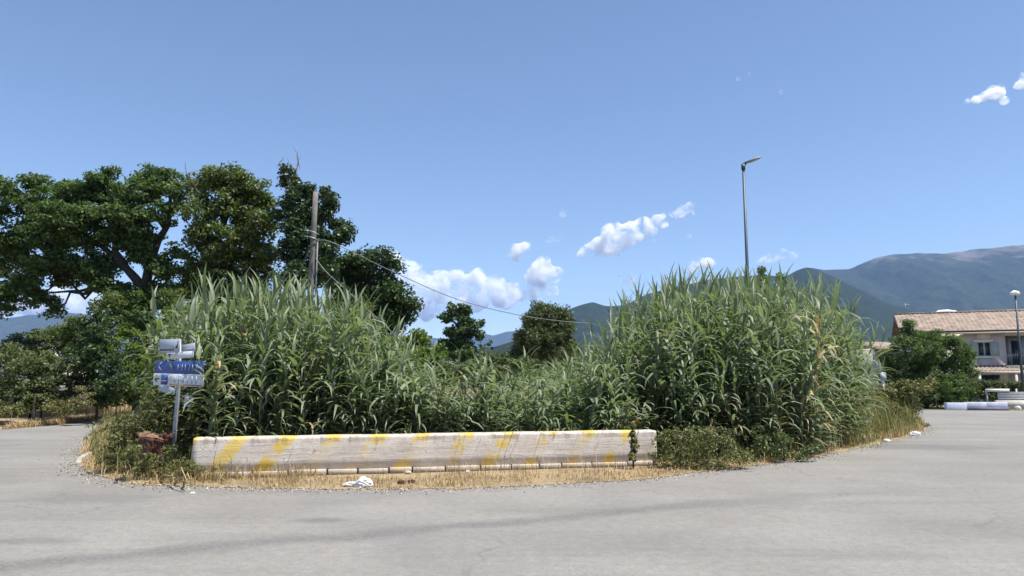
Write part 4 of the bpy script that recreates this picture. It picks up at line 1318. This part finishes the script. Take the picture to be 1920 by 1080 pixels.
def panel(x0, y0, x1, y1, yo, mt, tilt=0.0, rz=0.0, frame=None, name='panel', dx=0):
    """thin plate whose face spans the given pixels; returns the part and a function placing print on it"""
    a, b = P(x0, y1, D + yo), P(x1, y0, D + yo)
    w, h = (b.x - a.x) * 1.1, b.z - a.z
    mb = MB(); mb.box((-w / 2, -0.008, -h / 2), (w / 2, 0.008, h / 2))
    o = mb.build(name, mt, sign)
    o.location = Vector(((a.x + b.x) / 2 - 0.03, D + yo, (a.z + b.z) / 2)) - sinv
    o.rotation_euler = (0, tilt, rz)
    bevel(o, 0.003, 1)
    return o, w, h


def prints(o, polys, mt, name, off=-0.0115):
    """flat print on a panel: boxes 2 mm thick, in panel coordinates"""
    r = None
    mb = MB()
    for poly in polys:
        V = [(x, off, z) for x, z in poly] + [(x, off + 0.002, z) for x, z in poly]
        mb.add(V, [(0, 1, 2, 3), (7, 6, 5, 4), (0, 4, 5, 1), (1, 5, 6, 2), (2, 6, 7, 3), (3, 7, 4, 0)])
        if name == 'letter':
            r = mb.build(name, mt, o); mb = MB()
    return r or mb.build(name, mt, o)


def bar(x0, z0, x1, z1, t):
    d = Vector((x1 - x0, z1 - z0)).normalized() * t / 2
    n = Vector((-d.y, d.x))
    return [(x0 - n.x - d.x * .3, z0 - n.y - d.y * .3), (x1 - n.x + d.x * .3, z1 - n.y + d.y * .3), (x1 + n.x + d.x * .3, z1 + n.y + d.y * .3), (x0 + n.x - d.x * .3, z0 + n.y - d.y * .3)]


def arrow(cx, cz, L, s, t, flip=1, shaft=True):
    out = [bar(cx - flip * L / 2, cz, cx - flip * L / 2 + flip * s, cz + s, t), bar(cx - flip * L / 2, cz, cx - flip * L / 2 + flip * s, cz - s, t)]
    if shaft: out.append(bar(cx - flip * L / 2, cz, cx + flip * L / 2, cz, t))
    return out


o, w, h = panel(297, 636, 346, 661, -0.05, M['sign_grey'], 0.0, -0.42)
prints(o, [[(w * .30, -h * .2), (w * .40, -h * .2), (w * .42, h * .1), (w * .36, h * .05)], [(w * .38, 0), (w * .43, 0), (w * .44, h * .42), (w * .40, h * .3)]], M['sign_black'], 'emblem')
prints(o, [[(-w * .46 + i * w * .072, -h * .36), (-w * .46 + (i + .75) * w * .072, -h * .36), (-w * .46 + (i + .75) * w * .072, -h * (.26 - .05 * (i % 3 == 0))), (-w * .46 + i * w * .072, -h * (.26 - .05 * (i % 2)))] for i in range(10)], M['sign_black'], 'small_print')
o, w, h = panel(309, 660, 372, 672, -0.045, M['sign_white'], -0.04, -0.42)
prints(o, [bar(-w * .42, h * .22, -w * .30, h * .22, .02), bar(-w * .40, h * .22, -w * .37, -h * .22, .02)], M['sign_black'], 'arrow_mark')
o, w, h = panel(341, 645, 372, 662, 0.05, M['sign_grey'], -0.12, -0.42)
prints(o, [bar(-w * .35, -h * .05, w * .3, -h * .05, .018)], M['sign_pale'], 'small_print')
o, w, h = panel(283, 677, 396, 701, -0.05, M['sign_blue'], 0.015, -0.42)
prints(o, arrow(-w * .40, h * .08, .08, .07, .014, 1, False), M['sign_pale'], 'arrow_mark')
prints(o, [bar(-w * .02 + i * w * .075, -h * .22, -w * .02 + i * w * .075 + (.02 if i % 2 else 0), h * .22, .014) for i in range(6)], M['sign_pale'], 'letter')
o, w, h = panel(278, 701.5, 396, 724, -0.052, M['sign_white'], 0.03, -0.42)
prints(o, arrow(-w * .42, h * .05, .115, .055, .024), M['sign_black'], 'arrow_mark')
prints(o, [[(-w * .335, -h * .42), (-w * .20, -h * .42), (-w * .20, h * .40), (-w * .335, h * .40)]], M['sign_blue'], 'blue_square')
prints(o, [[(-w * .30, -h * .14), (-w * .235, -h * .14), (-w * .235, -h * .06), (-w * .30, -h * .06)]], M['sign_pale'], 'small_print', -0.0145)
lt = []
for i, ch in enumerate(('l', 'o', 'l', 'T', 'l', 'I')):
    cx = w * (-.06 + i * .085)
    lt.append(bar(cx, -h * .22, cx, h * .34, .026))
    if ch in 'oT': lt.append(bar(cx - .03, h * .34, cx + .05, h * .34, .02))
    if ch == 'o': lt += [bar(cx + .06, -h * .22, cx + .06, h * .34, .02), bar(cx - .0, -h * .22, cx + .06, -h * .22, .02)]
prints(o, lt, M['sign_pale'], 'letter')
prints(o, [bar(-w * .15, -h * .38, w * .48, -h * .38, .022)], M['sign_rust'], 'red_line')
o, w, h = panel(297, 724, 336, 737, 0.05, M['sign_grey'], 0.18, -0.42)
o, w, h = panel(346, 741, 366, 762, 0.02, M['sign_grey'], 0.32, -0.45)
prints(o, arrow(w * .18, -h * .02, .10, .06, .026, -1), M['sign_black'], 'arrow_mark')

# ------------------------------------------------------------------ crumpled rusty sheet in the weeds
D = 12.95
a = P(258, 850, D)
rust = empty('rusty_sheet', (a.x, D, 0), 'crumpled rust brown metal sheet lying in the bramble at the left corner', 'scrap metal')
inv = Vector((a.x, D, 0))


def crumple(px, name, mt, thick=0.012):
    nu = max(len(r) for r in px)
    V = []
    for r in px:
        for (x, y, o) in r: V.append(np.array(P(x, y, D + o) - inv) + rng.normal(size=3) * 0.006)
    nv = len(px)
    Q = [(i * nu + j, i * nu + j + 1, (i + 1) * nu + j + 1, (i + 1) * nu + j) for i in range(nv - 1) for j in range(nu - 1)]
    o = obj(name, np_mesh(name, V, Q, None, mt), rust)
    m = o.modifiers.new('thickness', 'SOLIDIFY'); m.thickness = thick
    return o


def ridge(p):
    """refine a coarse grid, jittering the new points, so the sheet reads as dented metal"""
    p = [[np.array(q, float) for q in row] for row in p]
    for _ in range(2):
        q = []
        for row in p:
            nr = []
            for a, b in zip(row[:-1], row[1:]): nr += [a, (a + b) / 2 + rng.normal(size=3) * np.array([.5, .5, .012])]
            q.append(nr + [row[-1]])
        p = []
        for ra, rb in zip(q[:-1], q[1:]): p += [ra, [(a + b) / 2 + rng.normal(size=3) * np.array([.4, .4, .012]) for a, b in zip(ra, rb)]]
        p.append(q[-1])
    return p


crumple(ridge([[(254, 812, .28), (270, 808, .30), (286, 812, .28), (300, 816, .24)], [(262, 822, .0), (276, 820, -.03), (292, 823, -.03), (307, 826, .0)]]), 'top_fold', M['rust_top'])
crumple(ridge([[(262, 823, .0), (276, 821, -.03), (292, 824, -.03), (307, 827, .0)], [(263, 838, .05), (278, 840, -.06), (292, 838, .0), (307, 842, .05)], [(264, 856, .03), (280, 858, -.05), (294, 856, .03), (308, 860, .03)], [(266, 876, .04), (281, 880, -.03), (294, 878, .04), (306, 880, .06)]]), 'front_panel', M['rust'])
crumple(ridge([[(299, 817, .12), (309, 812, .08), (318, 808, .06), (325, 810, .05)], [(302, 828, .06), (311, 826, .02), (318, 823, .02), (324, 822, .04)], [(306, 840, .05), (312, 836, .03), (317, 833, .03), (321, 830, .05)]]), 'side_flap', M['rust'])

# ------------------------------------------------------------------ litter
def crumpled(label, x, y, size, seed, mt=M['plastic'], name='plastic_bag', cat='plastic bag', group=None, tail=False, z=0.0):
    bm = bmesh.new(); bmesh.ops.create_icosphere(bm, subdivisions=4, radius=1.0)
    for v in bm.verts:
        n = 0.0
        q = v.co * 2.1
        n = float(fbm(np.array(q.x + seed + q.z * 1.7), np.array(q.y - q.z), 4, seed, True))
        v.co *= 0.45 + 0.75 * n
        if tail and v.co.x < -0.3: v.co.x *= 1.9; v.co.y *= 0.5; v.co.z *= 0.45
        v.co.z = max(v.co.z, -0.45)
    me = bpy.data.meshes.new(name); bm.to_mesh(me); bm.free(); me.materials.append(mt)
    o = obj(name, me); q = G(x, y, z)
    o.scale = (size[0], size[1], size[2]); o.location = (q.x, q.y, z + 0.45 * size[2])
    return tag(o, label, cat, group)


crumpled('crumpled white plastic bag on the road edge in front of the wall', 680, 914, (0.16, 0.10, 0.11), 5, tail=True)
crumpled('white litter scrap caught in the dry grass before the wall near its right end', 1150, 866, (0.05, 0.04, 0.10), 9, name='litter', cat='litter', z=0.06)
crumpled('white litter at the road edge by the right tip of the verge', 1716, 817, (0.17, 0.12, 0.09), 14, name='litter', cat='litter')
crumpled('tiny pale litter on the road edge short of the right tip', 1664, 829, (0.09, 0.07, 0.06), 17, name='litter', cat='litter')
crumpled('small white scrap lying on the asphalt below the left corner', 361, 926, (0.035, 0.03, 0.02), 21, name='litter', cat='litter')
crumpled('small white scrap in the straw below the middle of the wall', 877, 886, (0.035, 0.03, 0.03), 25, name='litter', cat='litter', z=0.05)
for k, (x, y) in enumerate(((765, 888), (752, 906), (772, 905))):
    crumpled(['brown stone against the foot of the wall', 'flat dark stone on the road edge right of the plastic bag', 'rounded brown stone right of the plastic bag'][k], x, y, (0.06, 0.05, 0.035), 40 + k, M['rust'] if k else M['concrete'], 'stone', 'stone', 'stones in the dry grass', z=0.03)

# ------------------------------------------------------------------ house
HA = -0.40                                        # the front turns towards the road
HO = P(1706, 700, 63.5)
hx0 = HO.x
house = empty('house', (HO.x, HO.y, 0), 'two storey mauve house with terracotta roof and balcony behind the dark bush', 'house', rz=HA)


def hX(x):
    a, b, c = ray(x, 650)
    k = a / b
    return (k * HO.y - HO.x) / (math.cos(HA) - k * math.sin(HA))


def hZ(y, x=1850):
    return P(x, y, HO.y + hX(x) * math.sin(HA)).z


EZ = hZ(616, 1850)
RZ = P(1800, 587, HO.y + hX(1800) * math.sin(HA) + 4.5 * math.cos(HA)).z
Lh = 17.0
wx0, wx1, wz0, wz1 = hX(1833), hX(1858), hZ(668), hZ(641)
lx0, lx1, lz0, lz1 = hX(1886), hX(1990), hZ(686, 1900), hZ(629, 1900)
mb = MB()
# front wall round the window and the loggia, 0.3 m thick
mb.box((0, 0, 0), (wx0, .3, EZ)); mb.box((wx0, 0, 0), (wx1, .3, wz0)); mb.box((wx0, 0, wz1), (wx1, .3, EZ))
mb.box((wx1, 0, 0), (lx0, .3, EZ)); mb.box((lx0, 0, 0), (lx1, .3, lz0)); mb.box((lx0, 0, lz1), (lx1, .3, EZ)); mb.box((lx1, 0, 0), (Lh, .3, EZ))
mb.box((0, .3, 0), (.3, 9, EZ)); mb.box((Lh - .3, .3, 0), (Lh, 9, EZ)); mb.box((.3, 8.7, 0), (Lh - .3, 9, EZ))
mb.build('wall', M['plaster'], house)
mb = MB(); mb.add([(0.0, 0.02, EZ), (0.0, 8.98, EZ), (0.0, 4.5, RZ - .15), (0.3, 0.02, EZ), (0.3, 8.98, EZ), (0.3, 4.5, RZ - .15)], [(0, 2, 2, 1), (3, 4, 5, 5)][:0] or [(0, 2, 5, 3), (1, 4, 5, 2)])
mb.build('gable', M['plaster'], house)
# loggia back wall, floor and door
mb = MB(); mb.box((lx0, 1.6, lz0), (lx1, 1.7, lz1)); mb.box((lx0 - .1, .3, lz0), (lx0, 1.7, lz1)); mb.box((lx1, .3, lz0), (lx1 + .1, 1.7, lz1)); mb.box((lx0 - .1, .3, lz1), (lx1 + .1, 1.7, lz1 + .1)); mb.build('loggia', M['plaster'], house)
dr = MB(); dx0, dx1 = hX(1904), hX(1922); dr.box((dx0, 1.52, lz0 + .02), (dx1, 1.598, lz1 - .35)); dro = dr.build('door', M['glass'], house)
mb = MB(); mb.box((dx0 - .28, 1.50, lz0 + .02), (dx0 - .002, 1.59, lz1 - .2)); mb.box((dx1 + .002, 1.50, lz0 + .02), (dx1 + .28, 1.59, lz1 - .2)); mb.box((dx0, 1.5, lz1 - .348), (dx1, 1.59, lz1 - .2)); mb.build('frame', M['shutter'], dro)
bal = MB(); bal.box((lx0 - .25, -1.15, lz0 - .2), (lx1 + .2, -.003, lz0 + .0)); balc = bal.build('balcony', M['plaster_pale'], house)
mb = MB()
mb.box((lx0 - .22, -1.12, lz0 + .92), (lx1 + .17, -1.07, lz0 + .97)); mb.box((lx0 - .22, -1.12, lz0 + .06), (lx1 + .17, -1.07, lz0 + .10))
x = lx0 - .2
while x < lx1 + .15:
    mb.box((x, -1.11, lz0 + .10), (x + .025, -1.08, lz0 + .92)); x += 0.12
mb.build('railing', M['rail'], balc)
# window
wn_ = MB(); wn_.box((wx0, .12, wz0), (wx1, .15, wz1)); win = wn_.build('window', M['glass'], house)
mb = MB(); xm = (wx0 + wx1) / 2
for a in ((wx0, wx0 + .07), (xm - .05, xm + .05), (wx1 - .07, wx1)): mb.box((a[0], .06, wz0 + .071), (a[1], .117, wz1 - .071))
mb.box((wx0, .06, wz0), (wx1, .117, wz0 + .07)); mb.box((wx0, .06, wz1 - .07), (wx1, .117, wz1)); mb.build('frame', M['shutter'], win)
mb = MB(); mb.box((wx0 - .28, -.06, wz1 + .004), (wx1 + .2, -.003, wz1 + .16)); mb.build('lintel', M['trim'], win)
mb = MB(); mb.box((wx0 - .2, -.12, wz0 - .14), (wx1 + .25, -.003, wz0 - .004)); mb.build('sill', M['trim'], win)
for s, xa, xb in ((0, wx0 - .56, wx0 - .02), (1, wx1 + .02, wx1 + .56)):
    mb = MB(); mb.box((xa, -.05, wz0 + .02), (xb, -.004, wz1 - .02))
    z = wz0 + .1
    while z < wz1 - .12: mb.box((xa + .06, -.066, z), (xb - .06, -.05, z + .04)); z += .09
    mb.build('shutter', M['shutter'], win)
# roof: two slopes of rounded tile rows with eaves, dark gutter and pale fascia
mb = MB()
ov = 0.75
sl_n = 6
per = 0.34
nx = int((Lh + 1.1) / per * 4)
for side in (0, 1):
    V = []
    for i in range(sl_n + 1):
        t = i / sl_n
        for j in range(nx + 1):
            x = -0.55 + (Lh + 1.1) * j / nx
            y = (-ov + (4.5 + ov) * t) if side == 0 else (9 + ov - (4.5 + ov) * t)
            z = EZ + 0.02 + (RZ - EZ) * t - 0.22 * (1 - t) + 0.03 * math.sin(2 * math.pi * x / per) + 0.08 * (0.5 - abs(0.5 - t)) * 0
            V.append((x, y, z))
    n = nx + 1
    Q = [(i * n + j, i * n + j + 1, (i + 1) * n + j + 1, (i + 1) * n + j) for i in range(sl_n) for j in range(nx)]
    mb.add(V, Q)
ro = mb.build('roof', M['tile'], house, True)
mb = MB(); mb.tube([(-0.55, 4.5, RZ + .03), (Lh + .55, 4.5, RZ + .03)], 0.12, 8); mb.build('ridge_tiles', M['tile'], ro)
mb = MB(); mb.tube([(-0.5, -ov - .06, EZ - .24), (Lh + .5, -ov - .06, EZ - .24)], 0.085, 8); mb.build('gutter', M['gutter'], ro)
mb = MB(); mb.box((-.4, -ov + .02, EZ - .42), (Lh + .4, -.002, EZ - .32)); mb.build('eaves', M['trim'], ro)
mb = MB(); mb.tube([(-.6, -ov, EZ - .24), (-.6, 4.5, RZ)], 0.07, 6); mb.build('verge_board', M['gutter'], ro)
an = MB(); ax = hX(1712) * 1.06
an.tube([(ax, 4.5, RZ), (ax, 4.5, RZ + 1.0)], 0.025, 5); an.tube([(ax - .35, 4.5, RZ + .9), (ax + .35, 4.5, RZ + .9)], 0.018, 4)
for k in range(5): an.tube([(ax - .3 + .15 * k, 4.3, RZ + .9), (ax - .3 + .15 * k, 4.7, RZ + .9)], 0.012, 4)
an.tube([(ax - .25, 4.5, RZ + .55), (ax + .25, 4.5, RZ + .6)], 0.016, 4); an.build('antenna', M['galv'], ro)
# porch
px0, px1 = hX(1816), hX(1905); pz = hZ(699, 1860)
mb = MB(); V = []
npx = 60
for i in range(3):
    for j in range(npx + 1):
        x = px0 + (px1 - px0) * j / npx
        V.append((x, -2.2 + 1.09 * i, pz + .14 + .24 * i + .035 * math.sin(2 * math.pi * x / .3)))
mb.add(V, [(i * (npx + 1) + j, i * (npx + 1) + j + 1, (i + 1) * (npx + 1) + j + 1, (i + 1) * (npx + 1) + j) for i in range(2) for j in range(npx)])
po = mb.build('porch_roof', M['tile'], house)
mb = MB(); mb.box((px0, -2.15, pz - .08), (px1, -2.0, pz + .10)); mb.build('beam', M['plaster_pale'], po)
for x in (px0 + .2, px1 - .65):
    mb = MB(); mb.box((x, -2.15, 0), (x + .18, -1.98, pz - .082)); mb.build('post', M['plaster_pale'], po)
d2 = MB(); d2.box((hX(1908), -.05, 0.02), (hX(1930), -.003, 2.15)); d2.build('ground_door', M['plaster_pale'], house)
d3 = MB(); d3.box((hX(1832), -.04, 0.9), (hX(1870), -.003, 2.1)); d3.build('ground_window', M['glass'], house)

# small house beyond, white domed shed behind the roof, pale house at left
def small_house(name, label, x, d, w, dep, h, rh, wallm, roofm, rz=0.0):
    b = P(x, 700, d)
    r = empty(name, (b.x, d, 0), label, 'house', rz=rz)
    mb = MB(); mb.box((-w / 2, 0, -0.05), (w / 2, dep, h)); mb.build('wall', wallm, r)
    mb = MB()
    mb.add([(-w / 2 - .4, -.5, h - .12), (w / 2 + .4, -.5, h - .12), (w / 2 + .4, dep / 2, h + rh), (-w / 2 - .4, dep / 2, h + rh), (-w / 2 - .4, dep + .5, h - .12), (w / 2 + .4, dep + .5, h - .12)], [(0, 1, 2, 3), (3, 2, 5, 4)])
    o = mb.build('roof', roofm, r); m = o.modifiers.new('thickness', 'SOLIDIFY'); m.thickness = .15
    mb = MB(); mb.box((-w * .2, -.03, h * .45), (-w * .2 + .9, -.003, h * .45 + 1.2)); mb.build('window', M['glass'], r)
    return r


small_house('small_house', 'small house with orange roof between the right reeds and the dark bush', 1672, 74, 2.6, 8, P(1668, 652, 74).z, 0.8, M['plaster_pale'], M['tile'])
small_house('small_house', 'pale house glimpsed through the shrubs at far left', 74, 62, 3.0, 6, P(66, 664, 62).z, 0.9, M['trim'], M['sign_grey'])
b = P(1785, 700, 80)
shed = empty('white_building', (b.x, 80, 0), 'white flat roofed building showing just above the house roof', 'building')
zt = P(1785, 583, 80).z; hw = 25 * 80 / F
mb = MB(); mb.box((-hw, 0, -.05), (hw, 6, zt - .35)); mb.build('wall', M['trim'], shed)
mb = MB(); mb.tube([(-hw - .1, 0, zt - .45), (-hw * .6, 0, zt - .1), (0, 0, zt - .05), (hw * .5, 0, zt - .15), (hw + .3, 0, zt - .45)], .22, 6); mb.build('parapet', M['trim'], shed)

# hedge, fence, low barrier in front of the house
hd = 48.0
q = P(1870, 740, hd)
hedge = shrub('hedge', 'clipped hedge with pale tips in front of the house porch', hd, [(x, 722 + (k % 2) * 3, 12, 9, 0.0) for k, x in enumerate(range(1812, 1960, 13))] + [(x, 738, 13, 10, 0.0) for x in range(1812, 1960, 14)], M['hedge'], 0.13, 0.26, 0.9, 26, 0.7, None, 'hedge')
fd = 44.0
fa, fbx = P(1850, 740, fd).x, P(1990, 740, fd).x
fence = empty('garden_fence', (fa, fd, 0), 'grey garden fence with pale top rail before the hedge at the right edge', 'fence')
zt_, zb_ = P(1880, 729, fd).z, P(1880, 750, fd).z
for k in range(6):
    mb = MB(); x = (fbx - fa) * k / 5; mb.box((x - .04, -.04, -.05), (x + .04, .04, zt_)); mb.build('post', M['fence'], fence)
mb = MB(); mb.box((0, -.085, zt_ - .17), (1.3, -.045, zt_ + .0)); mb.build('rail', M['trim'], fence)
for k in range(5):
    zz = zb_ + (zt_ - .2 - zb_) * k / 5
    mb = MB(); mb.box((.6, -.07, zz + .02), (fbx - fa, -.045, zz + .105)); mb.build('slat', M['fence'], fence)
mb = MB(); mb.box((.5, -.12, -.03), (fbx - fa, .12, zb_ - .01)); mb.build('base_wall', M['plaster_pale'], fence)
bd = 42.3
ba, bb_ = P(1773, 765, bd).x, P(1890, 765, bd).x
bar_ = empty('low_barrier', (ba, bd, 0), 'low pale blue painted barrier along the far road edge before the house', 'barrier')
z0, z1, z2 = 0.0, 0.16, P(1830, 754, bd).z
x = 0; k = 0
while x < bb_ - ba - .3:
    L = min(1.15, bb_ - ba - x)
    mb = MB(); mb.box((x, -.1 if k else -.14, (z1 + .004) if k else 0.02), (x + L - .02, .12, z2 - (0 if k else .03))); bevel(mb.build('block', M['barrier'], bar_), .015, 2); x += L; k += 1
mb = MB(); mb.box((1.2, -.12, -.03), (bb_ - ba, .14, z1)); mb.build('base', M['barrier_base'], bar_)
for k, (x, y, s) in enumerate(((1898, 763, .22), (1909, 768, .17))):
    crumpled(['white bag beside the end of the low blue barrier', 'smaller white bag lying right of the low blue barrier'][k], x, y, (s, .15, s * .9), 60 + k, M['plastic'], 'plastic_bag', 'plastic bag', 'white bags by the barrier')
q = P(1655, 708, 30)
mk = empty('marker_post', (q.x, 30, 0), 'small white marker post at the right edge of the reeds', 'marker post')
mb = MB(); mb.box((-.05, -.05, -.05), (.05, .05, P(1655, 698, 30).z - .005)); mb.build('post', M['galv'], mk)
mb = MB(); mb.box((-.12, -.07, P(1655, 713, 30).z), (.10, -.053, P(1655, 699, 30).z)); mb.build('plate', M['sign_grey'], mk)

# ------------------------------------------------------------------ clouds: bodies of real vapour, beyond the haze
m, nt, p, out = mat('cloud_vapour')
nt.nodes.remove(p)
vs = nt.nodes.new('ShaderNodeVolumeScatter')
vs.inputs['Color'].default_value = (1, 1, 1, 1); vs.inputs['Anisotropy'].default_value = 0.2


def vapour(nt, vs, dens, sc):
    v = pos(nt)
    n = noise(nt, v, sc, 7, 0.68, 0.4)
    f = smoothstep(nt, n, 0.455, 0.64)
    nt.links.new(math_n(nt, 'MULTIPLY', f, dens), vs.inputs['Density'])


nt.links.new(vs.outputs[0], out.inputs['Volume'])
m2 = m.copy(); m2.name = 'thin_vapour'
vapour(nt, vs, 0.0125, 0.0021)
vapour(m2.node_tree, [n for n in m2.node_tree.nodes if n.type == 'VOLUME_SCATTER'][0], 0.003, 0.003)
CT = bpy.data.textures.new('cloud_relief', 'CLOUDS'); CT.noise_scale = 260; CT.noise_depth = 5; CT.noise_basis = 'ORIGINAL_PERLIN'


def cloud(label, lobes, D=21000.0, mt=m, vox=45, disp=260):
    s = D / F
    c0 = P(lobes[0][0], lobes[0][1], D)
    bm = bmesh.new()
    for (x, y, r) in lobes:
        for k in range(3 if r > 8 else 1):
            c = P(x + (rng.normal() * r * .35 if k else 0), y + (rng.normal() * r * .28 if k else 0), D + (rng.uniform(-.6, .6) * r * s if k else 0)) - c0
            rr = 1.14 * r * s * (1 if k == 0 else rng.uniform(.5, .8))
            bmesh.ops.create_icosphere(bm, subdivisions=3, radius=rr, matrix=Matrix.Translation(c) @ Matrix.Diagonal((1, 1, .85, 1)))
    me = bpy.data.meshes.new('cloud'); bm.to_mesh(me); bm.free(); me.materials.append(mt)
    o = obj('cloud', me, None, c0)
    r = o.modifiers.new('union', 'REMESH'); r.mode = 'VOXEL'; r.voxel_size = vox
    d = o.modifiers.new('billow', 'DISPLACE'); d.texture = CT; d.texture_coords = 'GLOBAL'; d.strength = disp; d.mid_level = 0.55
    return tag(o, label, 'cloud', 'clouds in the blue sky')


cloud('long cloud bank with lumpy tops behind the dark round tree', [(757, 505, 22), (740, 490, 18), (780, 525, 26), (815, 545, 30), (865, 535, 22), (925, 530, 20), (1005, 535, 20), (945, 560, 22), (890, 565, 24), (760, 520, 24), (745, 495, 18), (775, 500, 12), (790, 545, 30), (830, 530, 26), (850, 518, 16), (870, 550, 26), (897, 518, 16), (900, 540, 22), (930, 545, 22), (960, 548, 20), (985, 550, 18), (1010, 548, 18), (1035, 546, 13), (800, 575, 26), (760, 565, 30), (840, 565, 18), (730, 540, 30), (745, 600, 20)])
cloud('rounded white cloud standing above the right end of the cloud bank', [(1015, 510, 24), (1035, 515, 20), (1000, 518, 18), (1020, 490, 14), (1010, 527, 16)])
cloud('small round cloud at upper left of the standing cloud', [(972, 468, 15), (962, 475, 10), (985, 462, 11), (968, 485, 8)])
cloud('long slanting cloud with bright top rising to the right', [(1105, 470, 17), (1130, 462, 22), (1160, 450, 26), (1150, 470, 16), (1185, 435, 22), (1205, 420, 16), (1215, 430, 16), (1232, 412, 13), (1245, 420, 9), (1090, 478, 9)])
cloud('small bright cloud at the upper end of the slanting cloud', [(1280, 396, 13), (1268, 402, 9), (1292, 390, 10), (1300, 398, 7), (1258, 402, 5)])
cloud('tiny cloud puff alone above the standing cloud', [(1056, 401, 8), (1062, 398, 5)], mt=m2, vox=25, disp=120)
cloud('faint wisp left of the slanting cloud', [(1035, 449, 7), (1047, 448, 6), (1025, 452, 5)], mt=m2, vox=25, disp=120)
cloud('small triangular cloud low between the cloud bank and the reeds', [(1178, 522, 12), (1186, 517, 8), (1168, 527, 6)], vox=30, disp=150)
cloud('white cloud just above the top of the right reeds', [(1310, 498, 16), (1328, 494, 12), (1296, 504, 10), (1340, 500, 7)], vox=35, disp=180)
cloud('flat slanting cloud right of the lamp post', [(1450, 482, 12), (1465, 477, 12), (1435, 488, 9), (1480, 477, 9), (1424, 493, 6), (1490, 480, 6)], vox=35, disp=150)
cloud('small faint puff right of the slanting cloud', [(1216, 458, 9), (1225, 452, 6)], mt=m2, vox=25, disp=120)
cloud('faint puff right of the small bright cloud', [(1292, 443, 6)], mt=m2, vox=25, disp=100)
cloud('bright cloud at the upper right edge, first of two', [(1865, 175, 15), (1845, 180, 11), (1830, 186, 9), (1815, 190, 7), (1876, 165, 10), (1885, 190, 9)], vox=35, disp=200)
cloud('bright cloud touching the upper right edge', [(1916, 158, 13), (1932, 150, 16), (1904, 162, 6)], vox=35, disp=180)
cloud('tiny pale puff on the skyline right of the ragged tree', [(912, 614, 7), (905, 610, 5)], vox=25, disp=90)
cloud('low cloud bank behind the oak at far left', [(120, 560, 30), (170, 560, 26), (70, 570, 30), (20, 565, 26), (210, 550, 22), (-40, 560, 30), (140, 590, 24), (245, 575, 20)])
cloud('faint speck of cloud high in the blue', [(1465, 172, 6)], mt=m2, vox=25, disp=90)
cloud('faint speck of cloud high above the lamp post', [(1385, 148, 5), (1405, 138, 4)], mt=m2, vox=25, disp=80)

# ------------------------------------------------------------------ haze: one closed box of even pale air
m, nt, p, out = mat('haze_air')
nt.nodes.remove(p)
pv = nt.nodes.new('ShaderNodeVolumePrincipled')
pv.inputs['Color'].default_value = (0.31, 0.51, 1.0, 1)
pv.inputs['Density'].default_value = 4.2e-5
pv.inputs['Anisotropy'].default_value = 0.1
nt.links.new(pv.outputs[0], out.inputs['Volume'])
mb = MB(); mb.box((-16000, -15800, -2.0), (16000, 16500, 1600.0))
tag(mb.build('haze', m), 'pale blue haze over the far mountains', 'haze', kind='stuff')

print('LEAVES', sum(LEAFN.values()), LEAFN)
